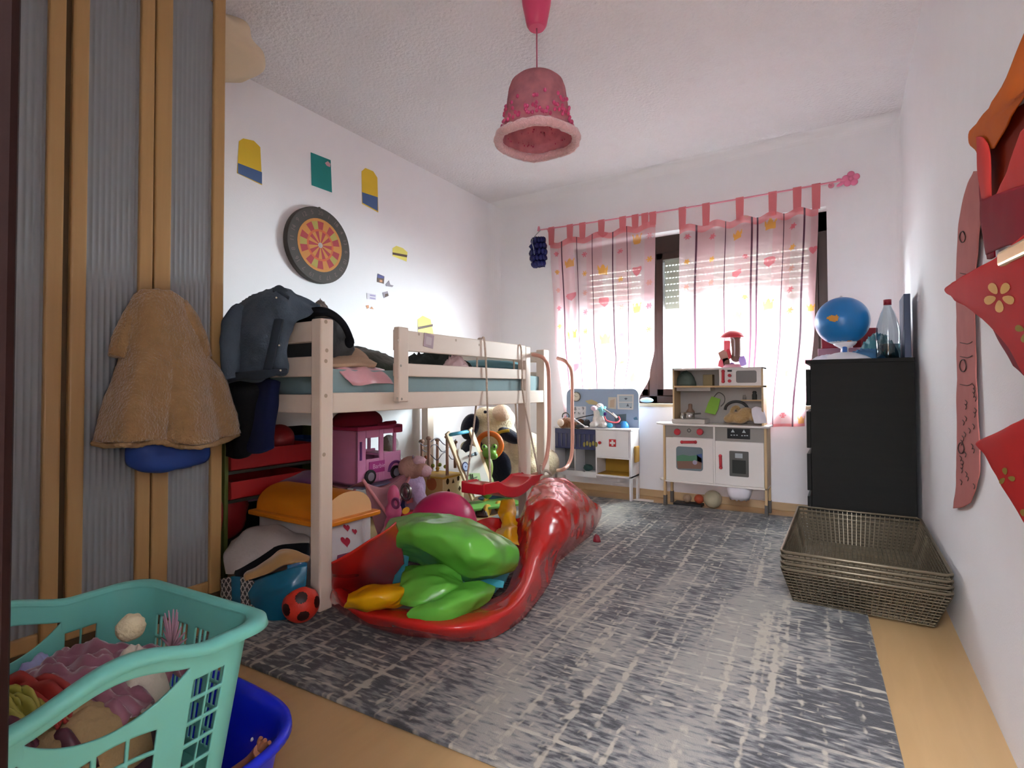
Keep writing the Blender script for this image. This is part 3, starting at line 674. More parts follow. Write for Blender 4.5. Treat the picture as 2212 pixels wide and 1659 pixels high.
# brown teddy coat on the wardrobe handle, blue bag under it
COAT = M('teddy_fleece', '#a07f57', 1.0, var=.22, vs=30, bump=1.0, bs=110, sheen=.5); X0 = wx + .045
ct = empty('teddy_coat', (X0, 1.0, .66), 'brown teddy fleece coat hanging from the wardrobe door', 'coat')
def C(x, y, d=0.0): return PX(x, y, X0 + d)
b = NB(); cloth(b, [[C(300, 632, 0), C(322, 628, .03), C(345, 627, .04), C(370, 632, .03), C(392, 650, 0)],
  [C(280, 665, -.01), C(312, 660, .05), C(345, 655, .06), C(380, 660, .05), C(412, 686, 0)],
  [C(265, 720, -.01), C(305, 715, .05), C(345, 712, .07), C(390, 716, .05), C(430, 733, 0)],
  [C(262, 765, -.02), C(300, 765, .06), C(345, 762, .07), C(395, 765, .06), C(450, 770, 0)],
  [C(245, 810, -.02), C(290, 815, .08), C(345, 812, .08), C(405, 815, .08), C(476, 800, 0)],
  [C(222, 880, -.02), C(275, 885, .10), C(340, 885, .09), C(415, 885, .10), C(497, 870, 0)],
  [C(203, 955, -.01), C(270, 955, .11), C(335, 950, .10), C(425, 960, .11), C(514, 935, 0)]], 10, 9, .012, 9, 1.5)
for v in b.verts:                                                     # skirt pleats fan out below the waist seam
    t = max(0, min(1, (1.0 - v.co.z) / .35)); ph = (v.co.y - .99) * 26 / (1 + .8 * t) + .8; v.co.x += .02 * t - .055 * t * (1 - abs(math.sin(ph))) ** 2.5
out('body', b, COAT, ct, smooth=True, solid=.014, recalc=False, disp=(.008, .012))
b = NB(); tube(b, [C(305, 655, -.015), C(286, 690, -.012), C(268, 730, -.012), C(254, 772, -.012)], [.03, .034, .034, .03], seg=14); out('sleeve', b, COAT, ct, disp=(.008, .012))
b = NB(); tube(b, [C(385, 655, -.01), C(408, 690, -.005), C(428, 735, -.005), C(440, 772, -.008)], [.03, .034, .034, .03], seg=14); out('sleeve', b, COAT, ct, disp=(.008, .012))
b = NB(); tube(b, [C(203, 957, -.01), C(235, 962, .05), C(270, 960, .115), C(300, 960, .08), C(335, 953, .105), C(380, 962, .08), C(425, 965, .115), C(475, 955, .06), C(514, 938, 0)], .011, seg=8); out('hem', b, M('teddy_hem', '#ac8e68', 1.0, bump=1), ct, disp=(.01, .012))
b = NB(); cloth(b, [[C(275, 945, .02), C(320, 945, .05), C(370, 945, .05), C(445, 950, .02)], [C(272, 975, .02), C(320, 980, .06), C(375, 978, .05), C(450, 980, .02)], [C(278, 998, .01), C(315, 1010, .05), C(370, 1008, .045), C(440, 995, .01)], [C(300, 1008, 0), C(320, 1014, .02), C(360, 1012, .02), C(410, 1004, 0)]], 8, 7, .008, 14, 4)
tag(out('blue_bag', b, M('royal_blue_nylon', '#1f3f86', .6, var=.15), smooth=True, solid=.02, recalc=False), 'royal blue cloth bag hanging under the teddy coat', 'bag')

# ------------------------------------------------------------------ dartboard and wall cards
db = empty('dartboard', (XL, 2.22, 1.5), 'round dartboard with red and yellow sectors on the left wall', 'dartboard')
DX = XL + .04; dc = PX(692, 530, DX); DR = abs(PX(692, 449, DX).z - PX(692, 612, DX).z) / 2
def ringpt(r, a): return Vector((DX, dc.y + r * math.sin(a), dc.z + r * math.cos(a)))
b = NB(); lathe(b, [(DR * .97, 0), (DR, .006), (DR, .034), (DR * .975, .04)], (0, 0, 0), 56)
for v in b.verts: v.co = Vector((XL + v.co.z, dc.y + v.co.x, dc.z + v.co.y))
out('outer_ring', b, M('dartboard_black', '#45403c', .7), db)
b = NB(); RIN = DR * .70; cols = [1, 2]
bands = [(0.05, .10, None), (.10, .52, (2, 1)), (.52, .60, (0, 3)), (.60, .90, (1, 2)), (.90, 1.0, (2, 2))]
for s in range(20):
    a0, a1 = (s - .5) * math.pi / 10, (s + .5) * math.pi / 10
    for r0, r1, cc in bands:
        mi = 4 if cc is None else cc[s % 2]
        if r0 == .60 and s % 2: mi = 2 if s % 4 == 1 else 5
        P = [ringpt(RIN * r0, a0), ringpt(RIN * r1, a0), ringpt(RIN * r1, (a0 + a1) / 2), ringpt(RIN * r1, a1), ringpt(RIN * r0, a1)]
        face(b, [p + Vector((.0015, 0, 0)) for p in P], mi)
disc(b, ringpt(0, 0) + Vector((.003, 0, 0)), RIN * .05, (1, 0, 0), (0, 0, 1), 16, 4)
out('target_face', b, [M('dart_orange', '#b9623a', .7), M('dart_red', '#a03a42', .7), M('dart_amber', '#bd7f3e', .7), M('dart_rust', '#c35e38', .7), M('dart_grey', '#a59b98', .5, .4), M('dart_olive', '#a2934a', .7)], db, recalc=False)
b = NB()
for k, n in enumerate((20, 1, 18, 4, 13, 6, 10, 15, 2, 17, 3, 19, 7, 16, 8, 11, 14, 9, 12, 5)):
    a = k * math.pi / 10; text(b, str(n), DR * .16, ringpt(DR * .85, a) + Vector((.0015, 0, 0)), (0, math.cos(a), -math.sin(a)), (0, math.sin(a), math.cos(a)))
out('number_lettering', b, M('dart_number', '#6f5f5a', .7), db, recalc=False)
b = NB(); tube(b, [ringpt(DR * .99, 0), ringpt(DR * 1.03, .02) + Vector((-.02, 0, 0)), ringpt(DR * 1.0, .05) + Vector((-.03, 0, 0))], .004); out('hanging_hook', b, SCREW, db)
def card(name, pts, mats, label, cat='sticker', group=None, inner=(), t=.0015):
    """flat paper stuck on the left wall: outline in photo pixels"""
    b = NB(); P = [PX(x, y, XL + .001) for x, y in pts]; prism(b, P, (t, 0, 0), 0)
    for mi, q in inner: face(b, [PX(x, y, XL + .0012 + t) for x, y in q], mi)
    return tag(out(name, b, mats), label, cat, group)
TEAL = M('teal_card', '#137f7b', .7); YEL = M('sticker_yellow', '#d9b62c', .6); BLU = M('sticker_blue', '#47628f', .6); PNK = M('sticker_pink', '#c8949e', .6); WHT = M('paper_white', '#cfcad2', .7); BRN = M('sticker_brown', '#5b463c', .6); LIL = M('sticker_lilac', '#9b8fb6', .6); ORG = M('sticker_orange', '#c98f68', .6); GRY = M('sticker_grey', '#8f8791', .6); NVY = M('sticker_navy', '#4a4d85', .6); LEM = M('sticker_lemon', '#e2d56a', .6)
card('wall_card', [(671, 329), (714, 346), (717, 416), (673, 400)], [TEAL, PNK], 'plain teal card with a pink dot on the left wall', 'card', None, [(1, [(702, 352), (708, 348), (714, 354), (713, 361), (706, 358)])])
card('wall_sticker', [(516, 305), (525, 299), (548, 304), (562, 318), (566, 400), (512, 374)], [YEL, BLU], 'yellow and blue wall sticker beside the wardrobe', 'sticker', 'large yellow and blue wall stickers', [(1, [(514, 352), (566, 372), (566, 398), (514, 374)])])
card('wall_sticker', [(781, 370), (789, 363), (806, 370), (815, 384), (817, 459), (782, 440)], [YEL, BLU], 'yellow and blue wall sticker up beyond the teal card', 'sticker', 'large yellow and blue wall stickers', [(1, [(782, 415), (816, 426), (816, 456), (783, 438)])])
card('wall_sticker', [(848, 536), (856, 531), (870, 536), (880, 545), (878, 565), (848, 553)], [LEM, BRN], 'small yellow sticker with a brown band above the guard rail', 'sticker', 'small yellow wall stickers', [(1, [(848, 545), (880, 551), (879, 556), (848, 550)])])
card('wall_sticker', [(902, 690), (913, 682), (930, 690), (937, 724), (903, 720)], [LEM, BRN], 'small lemon yellow sticker peeking over the top guard board', 'sticker', 'small yellow wall stickers', [(1, [(903, 706), (935, 700), (935, 705), (903, 712)])])
card('wall_sticker', [(816, 591), (830, 597), (829, 613), (814, 609)], [BRN, NVY, ORG], 'tiny square picture sticker, navy over brown, below the dartboard', 'sticker', 'tiny wall stickers', [(1, [(816, 592), (829, 597), (829, 602), (815, 600)]), (2, [(820, 604), (826, 605), (826, 610), (820, 609)])])
card('wall_sticker', [(833, 614), (840, 606), (843, 615), (850, 617), (847, 620), (834, 618)], [GRY], 'tiny grey spiky sticker near the navy square one', 'sticker', 'tiny wall stickers')
card('wall_sticker', [(826, 632), (837, 629), (840, 639), (829, 644)], [GRY, BRN], 'tiny tilted grey and brown sticker below the spiky one', 'sticker', 'tiny wall stickers', [(1, [(832, 635), (838, 634), (839, 639), (831, 642)])])
card('wall_sticker', [(792, 633), (812, 636), (812, 648), (793, 646)], [WHT, LIL], 'tiny white sticker with lilac lines', 'sticker', 'tiny wall stickers', [(1, [(799, 636), (811, 638), (811, 641), (799, 639)]), (1, [(799, 642), (811, 644), (811, 647), (799, 645)])])
card('wall_sticker', [(790, 660), (796, 659), (797, 665), (793, 667)], [ORG], 'tiny orange sticker, the one nearer the wardrobe of two', 'sticker', 'tiny wall stickers')
card('wall_sticker', [(799, 667), (803, 662), (807, 668)], [ORG], 'tiny orange triangle sticker beside another orange one', 'sticker', 'tiny wall stickers')

# ------------------------------------------------------------------ black dresser and what stands on it
BLKW = wood('black_brown_veneer', '#191816', '#201f1c', 3, (1, 1, 12), .65); BLKW.node_tree.nodes['Principled BSDF'].inputs['Specular IOR Level'].default_value = .15
dr = empty('dresser', (.06, 3.72, 0), 'tall black dresser in the corner by the window', 'dresser')
DY0, DY1, DX0, DX1, DT = 3.35, 4.06, -.162, .298, 1.008
b = NB(); box(b, (DX0, DY0, .0), (DX1, DY0 + .02, DT - .02)); box(b, (DX0, DY1 - .02, 0), (DX1, DY1, DT - .02)); box(b, (DX0 + .03, DY0 + .02, .05), (DX1 - .004, DY1 - .02, DT - .02)); out('carcass', b, BLKW, dr, bevel=.002)
b = NB(); box(b, (DX0 - .024, DY0, DT - .02), (DX1 + .002, DY1, DT)); out('top_board', b, BLKW, dr, bevel=.002)
for k in range(4):
    z0 = .06 + k * .232; b = NB(); box(b, (DX0 - .022, DY0 + .004, z0), (DX0 - .002, DY1 - .004, z0 + .20)); out('drawer_front', b, BLKW, dr, bevel=.002)
gl = empty('globe', PY(1822, 775, 3.50), 'blue toy globe on a white foot on the black dresser', 'globe')
gc = PY(1819, 694, 3.50); gr = .134
b = NB(); ball(b, gc, gr, rot(18, 12, 0), seg=96)
for f in b.faces:
    q = (f.calc_center_median() - gc) / gr; n = noise.noise(q * 2.1 + Vector((3.1, .4, 1.7))) + .3 * noise.noise(q * 5)
    f.material_index = 1 if n > .62 else (2 if q.z < -.86 else 0)
    d = q - Vector((-.30, -.95, .02)).normalized()
    if q.y < 0 and (d.x / .20) ** 2 + ((d.z - .25 * abs(d.x)) / .12) ** 2 < 1 + .8 * noise.noise(q * 9): f.material_index = 1
out('sphere', b, [M('globe_blue', '#1b6fae', .3, var=.05), M('globe_land', '#c58a3b', .4), M('globe_ice', '#c9d4d8', .4)], gl)
b = NB(); fz = DT; fc = (gc.x + .01, gc.y); lathe(b, [(.125, fz), (.125, fz + .006), (.10, fz + .022), (.05, fz + .04), (.02, fz + .045), (.018, gc.z - gr - .02), (.05, gc.z - gr), (.06, gc.z - gr + .015)], (fc[0], fc[1], 0), 28); out('foot', b, M('white_plastic', '#d8d6da', .35), gl)
b = NB(); cyl(b, (fc[0], fc[1] - .022, fz + .03), (fc[0], fc[1] - .022, gc.z - gr + .002), .012, seg=12); out('bracket', b, M('blue_plastic', '#2f5fa5', .4), gl)
b = NB(); cyl(b, gc + Vector((-.02, .04, gr * .93)), gc + Vector((.0, .045, gr * 1.08)), .008); out('axis_pin', b, M('white_plastic', '#d8d6da', .35), gl)
bt = empty('water_bottle', PY(1918, 770, 3.47), 'clear plastic bottle with dark red cap, half full, on the dresser', 'bottle')
bb = PZ(1919, 772, DT); bb = Vector((bb.x, 3.47, DT)); bb.x = PY(1919, 772, 3.47).x; bh = PY(1917, 650, 3.47).z - DT; br = .055
b = NB(); lathe(b, [(br * .9, 0), (br, .01), (br, bh * .45), (br * .95, bh * .55), (br * .6, bh * .78), (br * .33, bh * .9), (br * .3, bh * .95)], bb, 28, close=False); out('bottle_body', b, glassy('clear_pet', '#dfe8ea', .7, .05), bt)
b = NB(); lathe(b, [(br * .88, .004), (br * .96, .012), (br * .96, bh * .25)], bb, 28); out('water', b, glassy('water', '#a9bfc2', .7, .02), bt)
b = NB(); cyl(b, bb + Vector((0, 0, bh * .93)), bb + Vector((0, 0, bh * 1.02)), br * .33, seg=18); out('cap', b, M('dark_red_cap', '#8e1c2c', .4), bt)
b = NB(); p = PY(1940, 774, 3.62); bx1 = .262; z1 = PY(1963, 634, 3.40).z; box(b, (bx1, 3.40, DT), (bx1 + .028, 3.66, z1)); bo = out('picture_book', b, [M('navy_cover', '#1c2f52', .4)], bevel=.002); tag(bo, 'tall dark blue book standing against the right wall on the dresser', 'book')
b = NB(); box(b, (-.14, 3.76, DT), (.22, 4.0, DT + .085)); tag(out('storage_box', b, M('dusty_rose_board', '#b98590', .7), bevel=.004), 'dusty pink flat box behind the globe on the dresser', 'box')
b = NB(); box(b, (-.12, 3.78, DT + .086), (.02, 3.94, DT + .155)); tag(out('red_box', b, M('crimson_card', '#a5182c', .5), bevel=.004), 'crimson box on top of the pink box, behind the globe', 'box')
b = NB(); box(b, (.06, 3.78, DT + .086), (.15, 3.9, DT + .20), 0, rot(0, 0, 20)); tag(out('red_carton', b, M('dark_red_card', '#7d1522', .5), bevel=.004), 'dark red carton between the globe and the bottle', 'box')
b = NB(); heap(b, (.10, 3.55, DT), .10, .07, .05, 5, .4); tag(out('blue_cloth', b, M('steel_blue', '#3c6c93', .6, var=.2)), 'small blue crumpled cloth beside the globe foot', 'cloth')
b = NB(); heap(b, (.16, 3.66, DT), .10, .09, .11, 7, .5); tag(out('teal_bag', b, M('sea_teal', '#4a8088', .4, var=.3)), 'teal crumpled plastic bag behind the clear bottle', 'bag')
b = NB(); heap(b, (-.07, 3.52, DT), .10, .11, .03, 8, .25); tag(out('paper_tissue', b, M('tissue_white', '#dcdae2', .9)), 'white crumpled tissue paper under the globe', 'paper')
b = NB(); ball(b, (.195, 3.60, DT + .026), .026); tag(out('black_ball', b, M('black_rubber', '#15161a', .5)), 'small black ball next to the clear bottle', 'ball')
# ------------------------------------------------------------------ red swing on the guard rail
RED = M('red_plastic', '#c0202c', .3, var=.05, coat=.2); ROPE = M('cotton_rope', '#cbb9a6', .95, bump=.8, bs=160)
sw = empty('swing', PX(1095, 1050, -1.62), 'red plastic swing seat hanging on pale ropes from the guard rail', 'swing')
b = NB(); XA, XB = -1.72, -1.57
sl_ = PX(1036, 1060, -1.60); sr_ = PX(1146, 1035, -1.66)
def seatpt(t, s, dz=0):
    """t along the seat, s across it: low dished middle, raised flat ends"""
    p = sl_.lerp(sr_, t); sag = -.045 * math.sin(math.pi * min(1, max(0, (t - .22) / .56))) ** .8 if .22 < t < .78 else 0
    return Vector((XA + (XB - XA) * s, p.y, p.z + sag + dz))
n, m = 28, 8; T = [[b.verts.new(seatpt(i / n, j / m, .03 + (.012 if j in (0, m) else 0))) for j in range(m + 1)] for i in range(n + 1)]
Bt = [[b.verts.new(seatpt(i / n, j / m, -.022)) for j in range(m + 1)] for i in range(n + 1)]
for i in range(n):
    for j in range(m):
        b.faces.new((T[i][j], T[i][j + 1], T[i + 1][j + 1], T[i + 1][j])); b.faces.new((Bt[i][j], Bt[i + 1][j], Bt[i + 1][j + 1], Bt[i][j + 1]))
    b.faces.new((T[i][0], T[i + 1][0], Bt[i + 1][0], Bt[i][0])); b.faces.new((T[i][m], Bt[i][m], Bt[i + 1][m], T[i + 1][m]))
for i in (0, n):
    for j in range(m): b.faces.new((T[i][j], T[i][j + 1], Bt[i][j + 1], Bt[i][j]))
out('seat', b, RED, sw, bevel=.006)
def rope(P, r=.0055): bb = NB(); tube(bb, P, r, seg=8, smooth=4); out('rope', bb, ROPE, sw)
tl, trr = PX(1045, 737, -1.684), PX(1124, 752, -1.684)
e1 = seatpt(.06, .95, .02); e2 = seatpt(.06, .05, .02); e3 = seatpt(.95, .95, .02); e4 = seatpt(.95, .05, .02)
def over(p): return [p + Vector((-.045, 0, -.06)), p + Vector((-.04, 0, .008)), p + Vector((-.015, 0, .014)), p + Vector((.004, 0, .006))]
rope([e2, Vector((-1.735, tl.y + .005, .80)), Vector((-1.73, tl.y, 1.0))] + over(tl) + [Vector((-1.675, tl.y + .012, .95)), Vector((-1.672, tl.y + .015, .80)), e1 + Vector((0, .03, 0))])
rope([e4, Vector((-1.735, trr.y + .02, .80)), Vector((-1.73, trr.y, 1.0))] + over(trr) + [Vector((-1.675, trr.y + .008, .95)), Vector((-1.672, trr.y + .015, .80)), e3])
b = NB(); k0 = e3 + Vector((.01, 0, .03)); tube(b, [k0 + Vector((0, 0, .05)), k0, k0 + Vector((.02, .03, .01)), k0 + Vector((.03, .07, -.02)), k0 + Vector((.01, .05, -.03)), k0 + Vector((0, .0, -.03)), k0 + Vector((.01, -.01, -.08))], .009, seg=8); out('knot', b, ROPE, sw)

# ------------------------------------------------------------------ collapsed vinyl pool on the rug
VR = M('red_vinyl', '#b5211d', .24, var=.1, vs=5, coat=.3); VG = M('green_vinyl', '#6cbd48', .26, var=.1, vs=6, tl=.25, coat=.2); VY = M('yellow_vinyl', '#d9a20f', .3, var=.1, vs=6, tl=.2, coat=.2); VC = M('aqua_vinyl', '#3fa0ae', .35, var=.1, tl=.2)
pool = empty('paddling_pool', PZ(980, 1270, RZ), 'deflated red, green and yellow vinyl paddling pool crumpled on the rug', 'paddling pool')
def Z(x, y, z): return PZ(x, y, z + RZ + .004)
def vin(name, rows, mat, wr, fr, sd, cr=True, n=9, m=7, solid=.004, fine=0.0, cone=False, soft_=False):
    b = NB(); cloth(b, rows, n, m, wr, fr, sd, cr, fine=fine)
    for v in b.verts:
        if cone and v.co.y > 2.0:
            k = min(1, (v.co.y - 1.9) * 2.5) * min(1, v.co.z * 10)
            d1 = noise.voronoi(v.co * 8)[0][0]; d2 = noise.voronoi(v.co * 19 + Vector((3, 1, 7)))[0][0]
            v.co += (CAM - v.co).normalized() * k * (.075 * d1 + .018 * d2 - .03)
        if soft_: d1 = noise.voronoi(Vector((v.co.x * 5, v.co.y * 8, v.co.z * 8)))[0][0]; v.co += (CAM - v.co).normalized() * (.045 * d1 - .015)
        v.co.z = max(v.co.z, RZ + .004)
    return out(name, b, mat, pool, smooth=True, solid=solid, recalc=False)
vin('outer_ring', [
 [Z(1160, 1040, .32), Z(1180, 1033, .33), Z(1200, 1032, .33), Z(1222, 1034, .32), Z(1236, 1044, .29)],
 [Z(1136, 1082, .26), Z(1168, 1076, .30), Z(1204, 1072, .31), Z(1240, 1068, .28), Z(1272, 1076, .20)],
 [Z(1122, 1130, .16), Z(1158, 1122, .24), Z(1200, 1118, .25), Z(1250, 1108, .20), Z(1300, 1104, .05)],
 [Z(1114, 1172, .09), Z(1146, 1166, .18), Z(1186, 1162, .19), Z(1230, 1160, .13), Z(1272, 1158, .0)],
 [Z(1112, 1218, .06), Z(1136, 1210, .14), Z(1162, 1210, .14), Z(1186, 1208, .09), Z(1208, 1212, .0)],
 [Z(1096, 1270, .05), Z(1122, 1266, .11), Z(1146, 1264, .11), Z(1168, 1264, .06), Z(1184, 1264, .0)],
 [Z(1046, 1300, .05), Z(1070, 1312, .10), Z(1092, 1324, .10), Z(1112, 1334, .05), Z(1122, 1340, .0)],
 [Z(940, 1312, .05), Z(956, 1332, .10), Z(978, 1356, .10), Z(1004, 1374, .05), Z(1032, 1384, .0)],
 [Z(840, 1302, .05), Z(842, 1318, .09), Z(848, 1338, .09), Z(856, 1356, .05), Z(864, 1368, .0)],
 [Z(768, 1284, .05), Z(760, 1298, .08), Z(756, 1314, .08), Z(758, 1330, .04), Z(766, 1340, .0)],
 [Z(742, 1232, .05), Z(730, 1248, .08), Z(720, 1268, .08), Z(714, 1290, .04), Z(716, 1306, .0)]], VR, .006, 9, 1.7, False, n=16, m=14, fine=.0, cone=True)
vin('side_flap', [[Z(716, 1216, .27), Z(764, 1192, .31), Z(812, 1160, .36), Z(856, 1128, .38)], [Z(716, 1248, .16), Z(768, 1232, .20), Z(824, 1206, .23), Z(868, 1176, .26)],
 [Z(718, 1276, .07), Z(774, 1262, .09), Z(828, 1246, .11), Z(872, 1222, .13)], [Z(724, 1296, .02), Z(780, 1288, .02), Z(836, 1276, .03), Z(880, 1262, .04)]], VR, .009, 7, 4.1, False)
vin('side_flap', [[Z(1020, 1128, .16), Z(1060, 1118, .17), Z(1100, 1122, .16), Z(1124, 1118, .16)], [Z(1020, 1150, .10), Z(1064, 1146, .12), Z(1104, 1150, .10), Z(1128, 1150, .09)], [Z(1030, 1172, .04), Z(1070, 1176, .05), Z(1106, 1180, .05), Z(1130, 1182, .05)]], VR, .008, 9, 6.3, False)
vin('green_panel', [[Z(844, 1124, .30), Z(890, 1114, .32), Z(960, 1113, .33), Z(1012, 1122, .32), Z(1058, 1148, .29), Z(1104, 1166, .26)],
 [Z(832, 1150, .30), Z(888, 1136, .35), Z(960, 1138, .36), Z(1024, 1152, .34), Z(1074, 1172, .30), Z(1118, 1186, .24)],
 [Z(832, 1178, .25), Z(890, 1168, .30), Z(964, 1180, .30), Z(1026, 1200, .28), Z(1076, 1210, .25), Z(1118, 1212, .20)],
 [Z(842, 1192, .20), Z(896, 1194, .22), Z(962, 1214, .21), Z(1022, 1232, .20), Z(1072, 1234, .19), Z(1112, 1228, .15)],
 [Z(872, 1204, .13), Z(916, 1222, .13), Z(968, 1238, .13), Z(1008, 1254, .13), Z(1048, 1252, .13), Z(1084, 1240, .12)]], VG, .010, 5.5, 2.4, n=14, m=14, soft_=True)
vin('green_panel', [[Z(876, 1226, .17), Z(918, 1214, .19), Z(966, 1222, .19), Z(992, 1238, .17)], [Z(866, 1256, .16), Z(914, 1246, .19), Z(964, 1252, .18), Z(1002, 1260, .15)],
 [Z(860, 1290, .13), Z(908, 1280, .16), Z(960, 1274, .17), Z(1000, 1270, .15)], [Z(862, 1304, .11), Z(896, 1312, .12), Z(940, 1306, .12), Z(980, 1290, .12)]], VG, .010, 8, 7.7, n=14, m=14, soft_=True)
vin('green_panel', [[Z(960, 1278, .14), Z(1002, 1262, .16), Z(1040, 1258, .16), Z(1070, 1268, .13)], [Z(910, 1306, .13), Z(970, 1298, .16), Z(1030, 1288, .15), Z(1062, 1284, .12)],
 [Z(880, 1326, .11), Z(940, 1326, .13), Z(1000, 1316, .12), Z(1048, 1302, .10)], [Z(894, 1342, .09), Z(930, 1350, .09), Z(982, 1340, .09), Z(1032, 1316, .08)]], VG, .008, 8, 3.3, n=14, m=14, soft_=True)
vin('yellow_panel', [[Z(752, 1282, .15), Z(790, 1266, .16), Z(838, 1262, .16), Z(886, 1256, .15)], [Z(750, 1298, .14), Z(796, 1288, .16), Z(850, 1280, .16), Z(886, 1268, .15)], [Z(742, 1312, .11), Z(792, 1312, .12), Z(846, 1304, .12), Z(882, 1288, .12)], [Z(748, 1317, .09), Z(800, 1318, .09), Z(850, 1314, .09), Z(880, 1304, .09)]], VY, .008, 9, 5.5, n=12, m=12, soft_=True)
vin('yellow_panel', [[Z(1084, 1084, .22), Z(1098, 1080, .23), Z(1112, 1082, .23)], [Z(1078, 1110, .20), Z(1098, 1108, .22), Z(1114, 1108, .21)], [Z(1086, 1136, .16), Z(1102, 1136, .18), Z(1116, 1134, .17)], [Z(1070, 1152, .15), Z(1096, 1146, .19), Z(1116, 1148, .17)], [Z(1062, 1168, .13), Z(1092, 1168, .16), Z(1120, 1180, .14)]], VY, .012, 12, 8.1)
vin('aqua_panel', [[Z(856, 1184, .18), Z(868, 1190, .19), Z(884, 1196, .18)], [Z(856, 1220, .13), Z(868, 1222, .14), Z(880, 1224, .13)], [Z(850, 1262, .08), Z(864, 1258, .09), Z(874, 1254, .08)]], VC, .006, 10, 1.1)
vin('aqua_panel', [[Z(1030, 1256, .13), Z(1060, 1250, .14), Z(1090, 1256, .13)], [Z(1040, 1270, .11), Z(1064, 1268, .12), Z(1086, 1270, .11)]], VC, .004, 10, 2.1)
vin('inner_floor', [[Z(790, 1270, .03), Z(900, 1240, .03), Z(1000, 1200, .03), Z(1100, 1180, .03)], [Z(800, 1300, .03), Z(900, 1285, .03), Z(1000, 1265, .03), Z(1100, 1240, .03)], [Z(830, 1312, .03), Z(900, 1315, .03), Z(980, 1310, .03), Z(1070, 1280, .03)]], VC, .01, 8, 9.1)
b = NB(); p = PZ(1289, 1170, RZ); heap(b, p, .022, .016, .03, 2, .5); tag(out('toy_brick', b, M('maroon_plastic', '#7a1c28', .4)), 'tiny dark red toy piece lying alone on the rug', 'toy')

# ------------------------------------------------------------------ things in front of and under the bed
sb = empty('football', PZ(650, 1343, RZ), 'small red football with black patches leaning on the front bed post', 'ball')
r = .064; c = PZ(650, 1343, RZ) + Vector((0, 0, r)); c.y = min(c.y, 1.262)
b = NB(); bmesh.ops.create_icosphere(b, subdivisions=5, radius=r)
gold = (1 + 5 ** .5) / 2; ICO = [Vector(v).normalized() for v in ((0, 1, gold), (0, -1, gold), (0, 1, -gold), (0, -1, -gold), (1, gold, 0), (-1, gold, 0), (1, -gold, 0), (-1, -gold, 0), (gold, 0, 1), (gold, 0, -1), (-gold, 0, 1), (-gold, 0, -1))]
q = rot(14, 22, 35)
for v in b.verts: v.co += c
for f in b.faces:
    d = (f.calc_center_median() - c).normalized(); f.smooth = True; f.material_index = 1 if max(d.dot(q @ i) for i in ICO) > .945 else 0
out('ball_skin', b, [M('red_ball', '#c2301f', .45, bump=.2, bs=200), M('black_patch', '#2a100f', .5)], sb)
# teal bag with lattice ends and the clothes in it
bagt = empty('carry_bag', (-1.96, 1.25, RZ), 'teal shiny carry bag with white lattice ends beside the football', 'bag')
TB = M('teal_tarpaulin', '#0f5f7d', .25, var=.15, coat=.2); LAT = M('lattice_base', '#2b2f33', .7); LATW = M('lattice_white', '#b9b6b0', .7)
b = NB(); bl, brr = PZ(505, 1300, 0), PZ(640, 1335, 0)
def tb(x, y, d): return PD(x, y, d)
cloth(b, [[tb(535, 1262, 2.00), tb(580, 1245, 1.96), tb(630, 1228, 1.95), tb(664, 1222, 1.96)], [tb(540, 1290, 1.97), tb(585, 1280, 1.92), tb(625, 1265, 1.91), tb(660, 1262, 1.94)], [tb(545, 1325, 1.99), tb(585, 1318, 1.93), tb(625, 1305, 1.93), tb(652, 1300, 1.96)], [tb(550, 1345, 2.01), tb(585, 1345, 1.95), tb(625, 1338, 1.96), tb(650, 1330, 1.98)]], 8, 8, .008, 10, 3)
out('front_panel', b, TB, bagt, smooth=True, solid=.006, recalc=False)
b = NB(); cloth(b, [[tb(620, 1218, 2.02), tb(640, 1210, 2.04), tb(664, 1218, 2.02)], [tb(620, 1230, 1.96), tb(642, 1228, 1.95), tb(664, 1226, 1.955)]], 6, 5, .006, 20, 3); out('flap', b, M('azure_tarpaulin', '#1577ad', .2, coat=.3), bagt, smooth=True, solid=.005, recalc=False)
b = NB(); V = cloth(b, [[tb(478, 1250, 2.06), tb(505, 1245, 2.02), tb(535, 1250, 1.99), tb(562, 1262, 1.965)], [tb(478, 1290, 2.06), tb(506, 1290, 2.00), tb(535, 1290, 1.975), tb(563, 1300, 1.95)], [tb(480, 1320, 2.07), tb(506, 1325, 2.02), tb(535, 1330, 1.99), tb(564, 1340, 1.97)]], 22, 26, .004, 10, 7)
i = 0
for f in b.faces:
    ii, jj = divmod(i, 66); i += 1; u, v = jj / 66, ii / 52
    if .28 < u < .50: f.material_index = 0; continue
    a_, c_ = (u * 9 + v * 5) % 1, (u * 9 - v * 5) % 1
    f.material_index = 2 if min(a_, 1 - a_) < .13 or min(c_, 1 - c_) < .13 else 1
out('lattice_end', b, [TB, LAT, LATW], bagt, smooth=True, solid=.006, recalc=False)
b = NB(); cloth(b, [[tb(480, 1250, 2.1), tb(540, 1250, 2.1), tb(600, 1235, 2.1), tb(660, 1222, 2.1)], [tb(482, 1300, 2.12), tb(540, 1300, 2.1), tb(600, 1300, 2.1), tb(655, 1300, 2.1)]], 5, 5); out('back_panel', b, TB, bagt, smooth=True, solid=.005, recalc=False)
def soft(name, pts, d, mat, label, cat, wr=.012, freq=10, seed=1, solid=.012, n=7, m=7, crease=False):
    """fabric facing the camera at metric depths d per point"""
    b = NB(); cloth(b, [[PD(*p) for p in row] for row in pts], n, m, wr, freq, seed, crease)
    return tag(out(name, b, mat, smooth=True, solid=solid, recalc=False), label, cat)
